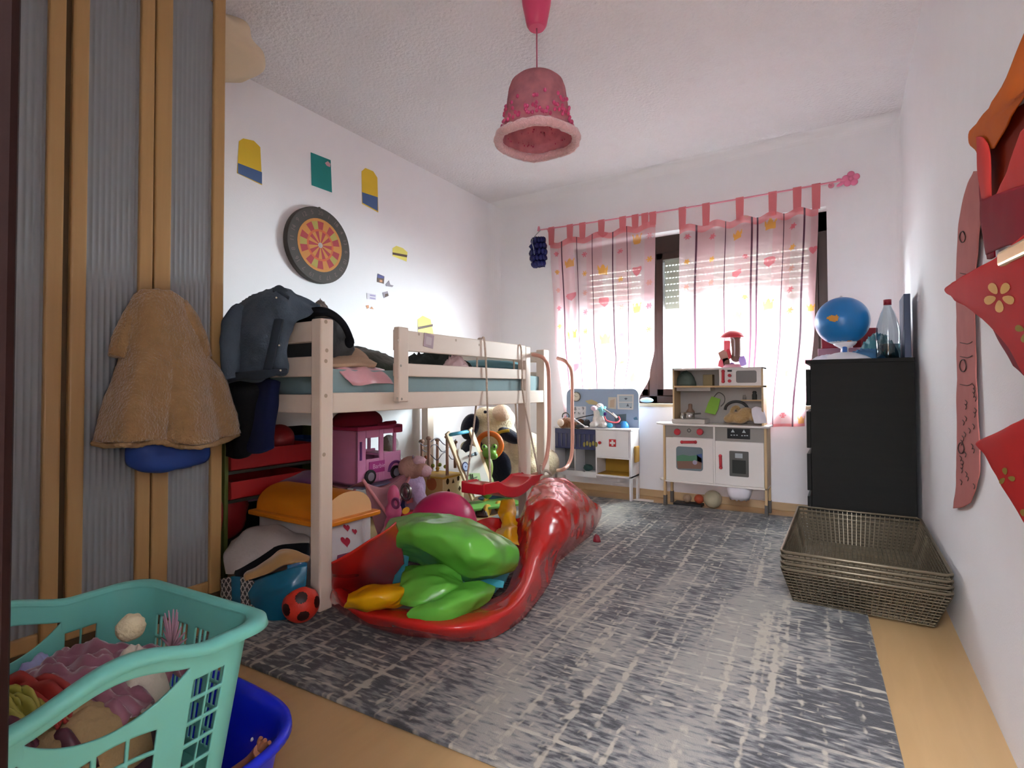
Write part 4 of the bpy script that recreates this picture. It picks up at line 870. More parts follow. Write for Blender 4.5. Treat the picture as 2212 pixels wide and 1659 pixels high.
soft('grey_shirt', [[(500, 1170, 2.22), (540, 1142, 2.26), (590, 1138, 2.28), (640, 1152, 2.26), (668, 1165, 2.22)], [(488, 1190, 2.14), (530, 1160, 2.16), (585, 1150, 2.18), (640, 1165, 2.18), (668, 1175, 2.16)],
 [(485, 1215, 2.08), (525, 1200, 2.08), (570, 1185, 2.10), (620, 1180, 2.12), (664, 1182, 2.12)], [(490, 1240, 2.06), (512, 1238, 2.05), (545, 1215, 2.07), (590, 1196, 2.10), (650, 1188, 2.11)]], None, M('grey_jersey', '#a39b96', .95, var=.12, bump=.3), 'crumpled light grey shirt heaped on the teal carry bag', 'shirt', .014, 12, 3)
soft('black_shirt', [[(520, 1222, 2.07), (560, 1200, 2.09), (610, 1180, 2.11), (668, 1174, 2.11)], [(508, 1240, 2.04), (555, 1222, 2.05), (605, 1200, 2.07), (668, 1194, 2.09)], [(516, 1250, 2.03), (560, 1236, 2.03), (610, 1215, 2.05), (668, 1206, 2.07)]], None, BLK, 'black cloth strip folded between the grey shirt and beige cloth', 'shirt', .008, 12, 5)
soft('beige_cloth', [[(535, 1236, 2.025), (570, 1216, 2.03), (605, 1188, 2.05), (640, 1192, 2.05), (668, 1204, 2.06)], [(530, 1246, 2.0), (572, 1226, 1.995), (605, 1208, 2.0), (640, 1206, 2.02), (668, 1210, 2.04)], [(535, 1254, 1.995), (575, 1240, 1.98), (605, 1224, 1.985), (630, 1215, 1.99), (660, 1214, 2.02)]], None, M('camel_satin', '#a8824f', .45, var=.15, sheen=.4), 'rumpled camel beige cloth on top of the teal carry bag', 'cloth', .012, 16, 9)
b = NB(); ball(b, PD(488, 1105, 2.45), (.06, .10, .13), lump=.15, seed=3); tag(out('beanbag', b, M('deep_red_nylon', '#7c1016', .6)), 'dark red round bag squeezed beside the wardrobe under the bed', 'bag')
# toy box with orange domed lid
tbx = empty('toy_box', (-2.12, 1.6, 0), 'white toy box with red hearts and an orange domed lid under the bed', 'toy box')
X1, X0_, Yb0, Yb1, ZB = -1.83, -2.30, 1.47, 1.72, .285
b = NB(); box(b, (X0_, Yb0, RZ), (X1, Yb1, ZB)); WB = M('box_white', '#d6d0cf', .4, var=.03); box(b, (X1 - .03, Yb1 - .055, RZ), (X1 + .012, Yb1 - .01, ZB)); out('tub', b, WB, tbx, bevel=.012, seg=3)
HE = M('heart_red', '#b0283f', .5); b = NB()
for hx, hy, s in ((749, 1140, .020), (766, 1148, .016), (747, 1170, .029)):
    c = PX(hx, hy, X1 + .0015); face(b, [c + Vector((0, u * s * math.cos(.3) - v * s * math.sin(.3), u * s * math.sin(.3) * -1 + v * s)) for u, v in heart_pts()])
p = PX(737, 1205, X1 + .0012); face(b, [p + Vector((0, -.03, -.03)), p + Vector((0, .05, -.03)), p + Vector((0, .045, .012)), p + Vector((0, -.02, .016))], 1)
out('heart_decals', b, [HE, M('plum_decal', '#7a3358', .5)], tbx, recalc=False)
LID = M('orange_plastic', '#d9811c', .35, var=.06); b = NB(); box(b, (X0_ - .02, Yb0 - .04, ZB), (X1 + .03, Yb1 + .03, ZB + .022)); li = out('lid', b, LID, tbx, bevel=.006)
b = NB(); n = 14; V = []
for i in range(n + 1):
    t = math.pi * i / n; V.append((Yb0 - .01 + (Yb1 - Yb0 + .01) * (1 - math.cos(t)) / 2, ZB + .022 + .105 * math.sin(t) ** .8))
Pm = [(X0_, y, z) for y, z in V]; A = [b.verts.new(p) for p in Pm]; Bv = [b.verts.new((X1 + .0, y, z)) for y, z in V]
for i in range(n): f = b.faces.new((A[i], A[i + 1], Bv[i + 1], Bv[i])); f.smooth = True
out('lid_dome', b, LID, li, recalc=False)
b = NB(); b.faces.new([b.verts.new((X1 + .0, y, z)) for y, z in V]); out('dome_end', b, M('peach_plastic', '#e2b27c', .5), li)
# toy rack against the wall
rk = empty('toy_rack', (-2.55, 1.7, 0), 'toy rack with olive green side panels under the bed by the wall', 'rack')
OLG = M('olive_board', '#55622a', .6); RX0, RX1, RY0, RY1 = -2.74, -2.36, 1.345, 2.04
for y in (RY0, RY1 - .018):
    b = NB(); box(b, (RX0, y, 0), (RX1, y + .018, .64)); out('side_panel', b, OLG, rk, bevel=.002)
b = NB(); box(b, (RX0, RY0 + .018, 0), (RX0 + .01, RY1 - .018, .64)); out('back_board', b, M('dark_back_board', '#22241f', .8), rk)
for z in (.10, .34, .47):
    b = NB(); box(b, (RX0 + .01, RY0 + .018, z), (RX1, RY1 - .018, z + .014)); out('shelf', b, M('dark_shelf_board', '#2c2f2a', .7), rk)
def bin_(name, y0, y1, z0, h, mat, label, group):
    b = NB(); x0, x1 = RX0 + .03, RX1 + .012; t = .006
    box(b, (x0, y0, z0), (x1, y1, z0 + t)); box(b, (x0, y0, z0), (x0 + t, y1, z0 + h)); box(b, (x1 - t, y0, z0), (x1, y1, z0 + h)); box(b, (x0, y0, z0), (x1, y0 + t, z0 + h)); box(b, (x0, y1 - t, z0), (x1, y1, z0 + h))
    return tag(out(name, b, mat, bevel=.002), label, 'bin', group)
REDB = M('red_bin_plastic', '#a31a1c', .4); BLUB = M('blue_bin_plastic', '#1c4b86', .4)
bin_('storage_bin', 1.365, 1.83, .487, .09, REDB, 'wide red bin on the top shelf of the toy rack', 'toy rack bins')
bin_('storage_bin', 1.84, 2.015, .487, .10, BLUB, 'narrow blue bin on the top shelf of the toy rack', 'toy rack bins')
bin_('storage_bin', 1.365, 1.80, .357, .08, REDB, 'red bin on the middle shelf of the toy rack', 'toy rack bins')
b = NB(); ball(b, (-2.47, 1.69, .60), .075, seg=24); tag(out('red_ball', b, M('crimson_rubber', '#8e1f22', .5)), 'dull red ball resting in the wide red rack bin', 'ball')
soft('purple_blanket', [[(492, 1050, 2.72), (540, 1048, 2.7), (600, 1034, 2.7), (660, 1022, 2.72), (700, 1024, 2.74)], [(495, 1070, 2.62), (550, 1066, 2.58), (610, 1050, 2.58), (660, 1040, 2.6), (704, 1038, 2.64)], [(500, 1090, 2.60), (550, 1080, 2.55), (610, 1064, 2.55), (660, 1056, 2.57), (704, 1048, 2.6)]], None, M('purple_plush', '#6a2560', .95, var=.2, sheen=.4), 'purple plush blanket bulging from the lower toy rack shelf', 'blanket', .015, 9, 4, .02)
# pink folding chair with the camper van on it
PKC = M('pale_pink_fabric', '#c48e96', .8, var=.1, tl=.2); PKT = M('pink_tube', '#d98f92', .4)
fc_ = empty('folding_chair', (-2.17, 2.03, 0), 'small pink folding chair with crossed tube legs carrying the camper van', 'chair')
b = NB(); cloth(b, [[(-2.02, 1.84, .40), (-2.03, 2.0, .345), (-2.02, 2.17, .41)], [(-2.18, 1.86, .35), (-2.19, 2.01, .343), (-2.18, 2.16, .35)], [(-2.33, 1.86, .36), (-2.33, 2.01, .343), (-2.33, 2.16, .36)]], 8, 8, .004, 10)
out('seat', b, PKC, fc_, smooth=True, solid=.004, recalc=False)
b = NB(); cloth(b, [[(-2.02, 1.85, .395), (-2.02, 2.0, .345), (-2.02, 2.165, .405)], [(-2.03, 1.90, .25), (-2.035, 2.0, .23), (-2.03, 2.12, .25)], [(-2.05, 1.97, .10), (-2.055, 2.01, .09), (-2.05, 2.06, .10)]], 8, 8, .004, 10)
out('front_sling', b, PKC, fc_, smooth=True, solid=.003, recalc=False)
for ya, yb, xx in ((1.835, 2.15, -2.012), (2.175, 1.87, -2.0), (1.835, 2.15, -2.34), (2.175, 1.87, -2.35)):
    b = NB(); cyl(b, (xx, ya, .41), (xx, yb, .02 if xx > -2.2 else .008), .008, seg=10); out('leg', b, PKT, fc_)
# pink camper van toy
cv = empty('camper_van', (-2.2, 2.0, .355), 'pink toy camper van on the small pink folding chair', 'toy van')
PV = M('pink_van', '#cf86ad', .35, var=.04); MAG = M('magenta_panel', '#a8357f', .4); PUR = M('purple_plastic', '#5a1f63', .4); LAV = M('lavender_grey', '#77789a', .4); TYR = M('tyre_black', '#1d1b20', .6); CRI = M('raspberry_plastic', '#9d2a51', .4)
vx0, vx1, vy0, vy1, vz0, vz1 = -2.31, -2.10, 1.875, 2.19, .362, .64
b = NB()
def slab(y0, y1, z0, z1, mi=0): box(b, (vx1 - .012, y0, z0), (vx1, y1, z1), mi); box(b, (vx0, y0, z0), (vx0 + .012, y1, z1), mi)
wy0_, wy1_, wz0_, wz1_ = vy0 + .06, vy0 + .155, .49, .60
slab(vy0, wy0_, vz0, vz1); slab(wy0_, wy1_, vz0, wz0_); slab(wy0_, wy1_, wz1_, vz1); slab(wy1_, wy1_ + .03, vz0, vz1)
slab(wy1_ + .03, vy1, vz0, .515); slab(wy1_ + .03, vy1 - .04, .615, vz1); slab(vy1 - .055, vy1 - .035, .51, .63)
box(b, (vx0, vy0, vz0), (vx1, vy0 + .01, vz1)); box(b, (vx0, vy0, vz0), (vx1, vy1, vz0 + .012)); box(b, (vx0, vy1 - .012, vz0), (vx1, vy1, .50)); box(b, (vx0 + .01, vy1 - .10, .49), (vx1 - .01, vy1, .503))
out('body', b, PV, cv, bevel=.004)
b = NB(); box(b, (vx0 - .008, vy0 - .005, vz1), (vx1 + .01, vy1 - .01, vz1 + .022)); box(b, (vx0, vy1 - .06, vz1 - .025), (vx1 + .01, vy1 + .005, vz1 + .02)); out('roof', b, CRI, cv, bevel=.006)
b = NB(); box(b, (vx1, wy0_ + .02, .415), (vx1 + .002, wy1_ + .035, .475)); pn = out('side_panel', b, MAG, cv)
b = NB(); text(b, 'Barbie', .034, (vx1 + .0028, wy0_ + .088, .448), (0, 1, 0), (0, 0, 1)); out('lettering', b, M('lettering_pale_pink', '#e3b4cf', .5), pn, recalc=False)
b = NB(); box(b, (vx1, vy0 + .018, .49), (vx1 + .002, vy0 + .032, .585)); out('door_slot', b, PUR, cv)
for y in (vy0 + .085, vy1 - .045):
    b = NB(); cyl(b, (vx1 - .012, y, .40), (vx1 + .01, y, .40), .036, seg=24); w = out('wheel', b, TYR, cv); b = NB(); cyl(b, (vx1 + .01, y, .40), (vx1 + .013, y, .40), .022, seg=20); out('hub', b, M('hub_grey', '#8f8a95', .4), w)
b = NB(); tube(b, [(vx1 + .004, vy1 - .045 + .052 * math.cos(t), .405 + .052 * math.sin(t)) for t in (0, .6, 1.2, 1.8, 2.4, 3.1)], .008); out('wheel_arch', b, PUR, cv)
b = NB(); box(b, (vx1 - .06, vy0 - .005, .350), (vx1 + .045, vy1 - .03, .360)); out('step_deck', b, LAV, cv, bevel=.002)
b = NB(); ball(b, (-2.20, 1.97, .685), (.10, .15, .07), seg=28)
for v in b.verts: v.co.z = max(v.co.z, .663)
tube(b, [(-2.12, 2.02, .665), (-2.11, 2.09, .667), (-2.13, 2.17, .668), (-2.2, 2.18, .668)], [.004, .014, .012, .004]); tag(out('cap', b, M('maroon_felt', '#6d1426', .9)), 'dark red cap lying on the camper van roof', 'cap')
# pink ball
pb = PD(958, 1123, 2.66); r = .168; b = NB(); pb.z = r + .004; ball(b, pb, r, seg=48); tag(out('gym_ball', b, M('pink_rubber', '#c02a5f', .3, var=.03)), 'large shiny pink ball in front of the activity cube', 'ball')
# unicorn plush
def plush(name, blobs, mats, label, cat, vox=.012, parts=()):
    """one continuous stuffed body from merged lumps (x, y, depth, rx, ry, rz)"""
    lo = min((PD(x, y, d).z - rz for x, y, d, rx, ry, rz in blobs)); c0 = PD(*blobs[0][:3]); e = empty(name, (c0.x, c0.y, max(0, lo)), label, cat)
    b = NB()
    for x, y, d, rx, ry, rz in blobs: ball(b, PD(x, y, d), (rx, ry, rz), seg=18)
    out('body', b, mats, e, remesh=vox); return e
LILP = M('lilac_plush', '#b9a3c4', 1.0, var=.12, vs=30, bump=.7, bs=90, sheen=.4); PEA = M('peach_plush', '#b58f7e', 1.0, var=.12, bump=.7, bs=90)
un = plush('unicorn_plush', [(898, 1085, 2.95, .07, .07, .07), (892, 1052, 2.95, .075, .07, .09), (905, 1072, 2.88, .035, .04, .06), (882, 1040, 2.92, .05, .05, .05)], LILP, 'lilac plush unicorn with a peach head behind the pink ball', 'plush toy')
b = NB(); ball(b, PD(888, 1010, 2.92), (.075, .07, .065), seg=20); ball(b, PD(912, 1015, 2.86), (.05, .04, .038), seg=16); out('head', b, PEA, un, remesh=.011)
b = NB(); ball(b, PD(921, 1018, 2.84), (.028, .03, .03), seg=14, lump=.3); ball(b, PD(905, 995, 2.88), (.04, .03, .025), seg=14, lump=.3); out('muzzle', b, M('pale_pink_plush', '#d3b0b4', 1.0, bump=.6), un)
b = NB(); cyl(b, PD(893, 993, 2.9), PD(892, 983, 2.89), .012, .002, seg=12); out('horn', b, M('grey_horn', '#85777f', .5), un)
# small things round the unicorn
b = NB(); p = PD(872, 1060, 2.98); box(b, (p.x - .10, p.y - .06, .20), (p.x + .07, p.y + .08, .30), 0, rot(0, 0, 10)); tag(out('navy_box', b, M('navy_card', '#2d3660', .6), bevel=.008), 'navy blue box behind the lilac unicorn', 'box')
rt = empty('toy_car', PD(885, 1095, 2.85), 'red toy ride-on with yellow disc behind the pink ball', 'toy car'); p = PD(880, 1092, 2.9)
b = NB(); box(b, (p.x - .12, p.y - .11, .02), (p.x + .07, p.y + .15, .20)); out('body', b, RED, rt, bevel=.02, seg=3)
b = NB(); q = PX(877, 1103, p.x + .0712); disc(b, q, .018, (1, 0, 0), (0, 0, 1), 20, 0, 1.6); out('disc', b, M('yellow_plastic', '#d9a02a', .4), rt)
b = NB(); q = PX(884, 1082, p.x + .0712); face(b, [q + Vector((0, -.02, -.012)), q + Vector((0, .03, -.012)), q + Vector((0, .03, .012)), q + Vector((0, -.02, .012))]); out('badge', b, M('brick_decal', '#8a3a3a', .5), rt)
for s in (-.08, .12):
    b = NB(); cyl(b, (p.x + .06, p.y + s, .05), (p.x + .085, p.y + s, .05), .042, seg=20); out('wheel', b, TYR, rt)
b = NB(); q = PD(877, 1063, 2.78); tube(b, [q + Vector((math.cos(t) * .033, -.0, math.sin(t) * .042)) for t in [k * .7 for k in range(9)]], .007, closed=True); ball(b, q, (.026, .012, .034)); tag(out('toy_mirror', b, M('silver_trim', '#8d8a86', .25, .8)), 'small silver rimmed toy mirror leaning on the red ride-on', 'mirror')
dl = empty('toy_phone', PD(853, 1085, 2.72), 'pink toy phone with round dial beside the red ride-on', 'toy'); HP = M('candy_pink', '#cf5f86', .35)
b = NB(); q = PD(850, 1072, 2.74); ball(b, q, (.035, .03, .06)); ball(b, q + Vector((0, 0, -.075)), (.045, .04, .05)); ball(b, q + Vector((0, 0, -.15)), (.05, .045, .06)); out('body', b, HP, dl, remesh=.006)
b = NB(); q = PD(855, 1087, 2.68); tube(b, [q + Vector((math.cos(t) * .022, 0, math.sin(t) * .022)) for t in [k * .7 for k in range(9)]], .008, closed=True); out('dial', b, M('mauve_plastic', '#8a3f6e', .4), dl)
# wooden activity cube with bead maze
WDN = wood('birch_ply', '#b48a55', '#c29a66', 3, (8, 8, 1), .5); WD2 = M('maple', '#d8bd96', .5)
ac = empty('activity_cube', (-2.42, 2.95, 0), 'wooden activity cube with a bead maze on top behind the pink ball', 'activity cube')
cx0, cx1, cy0, cy1, cz = -2.53, -2.30, 2.80, 3.03, .245
b = NB(); box(b, (cx0, cy0, .01), (cx1 - .006, cy1, cz)); out('box', b, WDN, ac, bevel=.005)
b = NB(); box(b, (cx1 - .006, cy0, .01), (cx1, cy1, cz)); side = out('shape_panel', b, WD2, ac, bevel=.003)
b = NB(); HD = M('shape_hole', '#3b2716', .8)
for sx, sy, k in ((967, 1040, 18), (979, 1040, 3), (990, 1033, 5), (993, 1055, 4), (969, 1062, 6)):
    q = PX(sx, sy, cx1 + .001); s = .016; face(b, [q + Vector((0, s * math.cos(2 * math.pi * i / k + 1.57), s * 1.3 * math.sin(2 * math.pi * i / k + 1.57))) for i in range(k)])
out('shape_holes', b, HD, side, recalc=False)
b = NB(); q = PY(932, 1045, cy0 - .002); disc(b, q, .045, (0, -1, 0), (0, 0, 1), 24); out('dial', b, M('red_brown_dial', '#a3542f', .6), ac)
b = NB(); box(b, (cx0 - .005, cy0 - .005, cz), (cx1 + .005, cy1 + .005, cz + .012)); out('lid', b, M('mustard_board', '#b98b2c', .6), ac, bevel=.003)
for i, (x, y, h) in enumerate(((911, 953, .0), (926, 947, .0), (945, 950, 0), (966, 944, 0), (983, 955, 0))):
    t = PD(x, y, 3.55); b = NB(); px_ = cx0 + .03 + (i % 2) * .16; py_ = t.y; py_ = max(cy0 + .02, min(cy1 - .02, cy0 + .02 + i * .046))
    tp = PX(x, y, px_); tube(b, [(px_, tp.y, cz + .012), (px_, tp.y, tp.z - .03), (px_, tp.y, tp.z)], .011, seg=10, smooth=2); ball(b, (px_, tp.y, tp.z), (.02, .02, .014), seg=12); out('maze_post', b, M('rose_wood', '#a07a68', .6), ac)
b = NB()
for (a, d, z0) in ((905, 985, 955), (912, 975, 968), (925, 985, 985)):
    tube(b, [PX(a + (d - a) * t / 6, z0 + 9 * math.sin(t * 1.7 + z0), -2.42) for t in range(7)], .0035, seg=6)
for x, y, mi in ((913, 990, 1), (920, 988, 1), (935, 1006, 2), (950, 1004, 2), (962, 1008, 2), (930, 1012, 1), (945, 1012, 3)): ball(b, PX(x, y, -2.42), .014, seg=12, mi=mi)
out('bead_wires', b, [M('wire_grey', '#5d5862', .4), M('bead_brown', '#82401f', .5), M('bead_green', '#8f9a3d', .5), M('bead_mustard', '#b38b2c', .5)], ac)
b = NB(); p = PD(868, 975, 3.4); ball(b, (-2.60, 2.60, .34), (.08, .10, .13), lump=.2, seed=5); ball(b, (-2.58, 2.58, .48), (.06, .07, .07), lump=.1); tag(out('grey_plush', b, M('dusty_plush', '#8b817f', 1, bump=.6), remesh=.015), 'grey plush toy by the wall between the camper van and the cube', 'plush toy')
b = NB(); box(b, (-2.70, 2.50, 0), (-2.50, 2.70, .22)); tag(out('white_crate', b, M('dull_white', '#9b9a99', .6), bevel=.006), 'pale crate by the wall under the grey plush toy', 'crate')
# baby walker trolley
wk = empty('baby_walker', PD(1040, 1080, 3.85), 'wooden baby walker with blue handle bar leaning towards the dog', 'baby walker')
hl, hr = PD(968, 940, 3.50), PD(1017, 931, 3.62); fl = PD(1022, 1078, 3.62); fr = fl + (hr - hl)
for a, b_ in ((hl, fl), (hr, fr)):
    b = NB(); bar(b, a + (a - b_).normalized() * .02, b_, .018, .045, up=(0, 1, 0)); out('side_rail', b, WD2, wk, bevel=.006)
b = NB(); cyl(b, hl, hr, .012, seg=14); out('handle_bar', b, M('sky_blue_paint', '#57aecb', .4), wk)
def wkp(s, t): return hl.lerp(hr, s).lerp(fl.lerp(fr, s), t)
nrm = (hr - hl).cross(fl - hl).normalized()
if nrm.dot(CAM - hl) < 0: nrm = -nrm
b = NB(); P = [(.06, .30), (.16, .22), (.30, .24), (.40, .30), (.62, .28), (.72, .20), (.90, .24), (.94, .34), (.94, .97), (.06, .97)]
prism(b, [wkp(s, t) + nrm * .014 for s, t in P], -nrm * .012); pl = out('play_board', b, M('board_cream', '#ded9cf', .5), wk)
e1_, e2_ = (hr - hl).normalized(), (hl - fl).normalized()
def wkd(x, y, off): return pr_(x, y) + nrm * off
def pr_(x, y): d = ray(x, y); t = (wkp(.5, .5) + nrm * .014 - CAM).dot(nrm) / d.dot(nrm); return CAM + d * t
b = NB(); q = wkd(1005, 1008, .003); disc(b, q, .034, nrm, e2_, 24, 0, .75); disc(b, q + nrm * .001, .026, nrm, e2_, 24, 1, .75); disc(b, q + nrm * .002, .005, nrm, e2_, 12, 0)
out('clock_dial', b, [M('indigo', '#343c62', .5), M('pale_blue', '#b3c0dc', .5)], pl, recalc=False)
b = NB(); face(b, [wkd(x, y, .002) for x, y in ((1010, 1022), (1036, 1022), (1042, 1060), (1016, 1068))], 0)
for l in (((1010, 1028), (1016, 1024), (1018, 1034), (1030, 1030)), ((1020, 1024), (1023, 1048), (1030, 1046)), ((1014, 1040), (1034, 1036)), ((1016, 1058), (1024, 1054), (1024, 1046))):
    tube(b, [wkd(x, y, .004) for x, y in l], .003, seg=6, smooth=0, mi=1)
out('maze', b, [M('lime_decal', '#b5cf97', .5), M('dark_track', '#3a3a30', .6)], pl, recalc=False)
b = NB(); cyl(b, wkd(1010, 985, .012), wkd(1024, 980, .012), .008); ball(b, wkd(1025, 980, .012), .014, seg=12); out('roller', b, M('steel_grey_paint', '#6f7f85', .4), pl)
b = NB(); bar(b, (fl.x - .04, fl.y - .03, .05), (fr.x + .10, fr.y + .14, .05), .22, .018); out('base_board', b, M('leaf_green_paint', '#6ea84b', .5), wk, bevel=.004)
for dx, dy in ((-.06, -.05), (.10, .02), (.10, .16), (-.02, .18)):
    b = NB(); cyl(b, (fl.x + dx - .008, fl.y + dy, .038), (fl.x + dx + .012, fl.y + dy, .038), .037, seg=20); out('wheel', b, M('mustard_wheel', '#c69a35', .5), wk)
# big dog plush with black waistcoat, frog toy
CRM = M('cream_plush', '#d8c8a6', 1.0, var=.07, vs=18, bump=.8, bs=70, sheen=.5); INK = M('ink_plush', '#15172a', 1.0, var=.2, bump=.5, sheen=.3)
dg = plush('dog_plush', [(1100, 1000, 4.15, .19, .20, .22), (1070, 940, 4.15, .17, .17, .15), (1078, 905, 4.12, .13, .13, .10), (1050, 900, 4.12, .10, .10, .08), (1140, 975, 4.05, .13, .16, .15), (1120, 1035, 3.98, .16, .14, .10), (1175, 1000, 4.15, .12, .14, .12), (1150, 1020, 3.92, .09, .09, .09), (1010, 965, 4.1, .06, .06, .05)],
    CRM, 'very large cream plush dog with black ear and waistcoat under the ladder end', 'plush toy', .016)
b = NB(); ball(b, PD(1084, 892, 4.0), (.075, .07, .065), seg=20); out('snout', b, M('blush_plush', '#dcc3ac', 1, bump=.5), dg)
b = NB(); ball(b, PD(1015, 922, 4.03), (.075, .05, .105), rot(0, 25, 0), seg=20); out('ear', b, INK, dg)
b = NB(); ball(b, PD(1048, 890, 3.96), (.014, .01, .012), seg=10); out('eye', b, INK, dg)
b = NB(); ball(b, PD(1098, 940, 4.0), (.13, .06, .05), rot(0, 22, 0), seg=20); ball(b, PD(1080, 1010, 3.93), (.10, .05, .13), seg=20); ball(b, PD(1022, 985, 4.02), (.12, .06, .14), seg=20); out('waistcoat', b, INK, dg, remesh=.014)
b = NB(); tube(b, [PD(1072, 937, 3.94), PD(1085, 932, 3.93), PD(1100, 930, 3.935)], .012); out('collar_band', b, M('gold_band', '#a58b24', .7), dg)
fg = empty('frog_toy', PD(1055, 1040, 3.72), 'green toy frog with an orange ring held against the plush dog', 'toy frog'); FGM = M('frog_green', '#6f9f3f', .35, var=.05)
b = NB(); ball(b, PD(1057, 978, 3.72), (.052, .05, .042), seg=20); ball(b, PD(1046, 966, 3.70), (.02, .02, .022)); ball(b, PD(1068, 965, 3.70), (.02, .02, .022)); ball(b, PD(1066, 985, 3.68), (.032, .03, .026)); out('head', b, FGM, fg, remesh=.006)
b = NB(); ball(b, PD(1055, 1010, 3.74), (.035, .035, .08), seg=18); ball(b, PD(1052, 1050, 3.74), (.055, .05, .09), seg=18); out('torso', b, M('frog_olive', '#77853e', .5), fg, remesh=.008)
b = NB()
for x in (1046, 1068): ball(b, PD(x, 965, 3.68), (.007, .006, .009), seg=10)
out('pupils', b, INK, fg)
q = PD(1057, 962, 3.79); b = NB(); tube(b, [q + CR * (.085 * math.cos(t)) + CU * (.085 * math.sin(t)) for t in [2 * math.pi * k / 14 for k in range(14)]], .020, closed=True, smooth=3, seg=14); out('orange_ring', b, M('orange_vinyl', '#c8601c', .35), fg)
# small things on the floor
b = NB()
p = PZ(1040, 1114, .004); heap(b, p, .05, .03, .035, 4, .6, 5); tag(out('toy_figure', b, M('umber_plastic', '#4a3330', .5, var=.3, vs=40)), 'small dark brown toy lying on bare floor beside the pink ball', 'toy')
b = NB(); p = PZ(1150, 1068, .003); heap(b, p, .10, .10, .03, 6, .3); tag(out('green_cushion', b, M('grass_green_vinyl', '#4f9a3a', .5)), 'flat green piece on the floor below the swing', 'cushion')
b = NB(); p = PZ(1065, 1078, .003); heap(b, p, .14, .08, .02, 8, .3); tag(out('blue_cloth', b, M('petrol_cloth', '#2c5878', .7)), 'flat petrol blue cloth on the floor under the swing', 'cloth')
# ------------------------------------------------------------------ play kitchen
KY, KYB = 3.84, 4.045
PLY = wood('kitchen_ply_edge', '#b8986b', '#c8aa7e', 3, (8, 8, 1), .5); KW = M('kitchen_white', '#d9d2cc', .45, var=.02); KG = M('kitchen_grey', '#8b857f', .5, var=.03); KB = M('kitchen_back_grey', '#a39d97', .55, var=.03); KR = M('kitchen_red', '#b3303a', .4); KD = M('smoked_pane', '#77736f', .25); DKF = M('dark_foot', '#54504c', .6)
def K(x, y, Y=KY): return PY(x, y, Y)
kit = empty('play_kitchen', (K(1545, 1100).x, 3.94, 0), 'wooden play kitchen with white doors and red knobs in front of the window', 'play kitchen')
kl, kr = K(1433, 1000).x, K(1657, 1000).x; zc = K(1545, 922).z; zb = K(1545, 1046).z; zt = K(1550, 794).z; zm = K(1545, 835).z
ul, ur = K(1453, 850, KY + .03).x, K(1649, 850, KY + .03).x; km = K(1543, 1000).x; mm_ = K(1551, 810).x
for x0 in (kl, kr - .016):
    for y0 in (KY, KYB - .03):
        b = NB(); box(b, (x0, y0, .0 if y0 > 3.97 else RZ), (x0 + .016, y0 + .03, zc)); lg = out('leg', b, PLY, kit, bevel=.002)
        b = NB(); box(b, (x0 - .002, y0 - .002, RZ if y0 < 3.9 else .002), (x0 + .018, y0 + .032, .085)); out('foot', b, DKF, lg)
for x0 in (kl, kr - .014):
    b = NB(); box(b, (x0, KY + .03, zb), (x0 + .014, KYB - .03, zc)); out('side_panel', b, PLY, kit)
b = NB(); box(b, (kl, KY, zb - .012), (kr, KYB, zb)); out('bottom_board', b, KW, kit, bevel=.002)
b = NB(); box(b, (km - .006, KY + .002, zb), (km + .006, KYB, zc)); out('divider', b, KW, kit)
b = NB(); n = 12; fl_ = K(1410, 911).x
prism(b, [(kl + .05, KY - .012, zc), (kr + .014, KY - .012, zc), (kr + .014, KYB, zc), (kl + .05, KYB, zc)] + [(kl - (kl - fl_) * math.sin(math.pi * k / n), KYB - (KYB - KY + .012) * k / n, zc) for k in range(n + 1)], (0, 0, .014)); out('worktop', b, KW, kit, bevel=.003)
b = NB(); prism(b, [(kl, KYB - .01, .18)] + [(kl - (kl - fl_) * .75 * math.sin(math.pi * k / n), KYB - .01 - .17 * k / n, .18) for k in range(n + 1)], (0, 0, .012)); out('corner_shelf', b, KW, kit, bevel=.002)
zp = K(1545, 948).z
b = NB(); box(b, (kl + .016, KY + .004, zp), (km - .006, KY + .016, zc)); f1 = out('control_panel', b, KG, kit)
for x in (1463, 1512): b = NB(); p = K(x, 933); cyl(b, (p.x, KY + .004, p.z), (p.x, KY - .016, p.z), .024, .020, seg=22); bar(b, (p.x - .018, KY - .018, p.z), (p.x + .018, KY - .018, p.z), .008, .006); out('knob', b, KR, f1)
b = NB(); p = K(1488, 930); tube(b, [(p.x + .012 * math.cos(t), KY + .003, p.z + .012 * math.sin(t)) for t in (0, 1.57, 3.14, 4.71)], .0025, closed=True); out('symbol', b, DKF, f1)
b = NB(); box(b, (km + .006, KY + .004, zp - .012), (kr - .016, KY + .016, zc)); f2 = out('control_panel', b, KG, kit)
b = NB(); p0, p1 = K(1571, 947), K(1620, 927); box(b, (p0.x, KY, p0.z), (p1.x, KY + .005, p1.z)); dsp = out('display', b, M('black_display', '#17191b', .3), f2)
b = NB()
for x, y, w in ((1583, 931, .012), (1607, 932, .012)): p = K(x, y); face(b, [(p.x - w, KY - .0006, p.z - w * .8), (p.x + w, KY - .0006, p.z - w * .8), (p.x, KY - .0006, p.z + w)])
for x, y in ((1580, 940), (1586, 940), (1592, 940), (1603, 941), (1609, 941), (1614, 941)): p = K(x, y); face(b, [(p.x - .005, KY - .0006, p.z - .003), (p.x + .005, KY - .0006, p.z - .003), (p.x + .005, KY - .0006, p.z + .003), (p.x - .005, KY - .0006, p.z + .003)])
out('symbols', b, M('display_white', '#aeb4b6', .5), dsp, recalc=False)
def doorpanel(x0, x1, z0, z1, name='door'):
    b = NB(); box(b, (x0, KY + .002, z0), (x1, KY + .014, z1)); return out(name, b, KW, kit, bevel=.002)
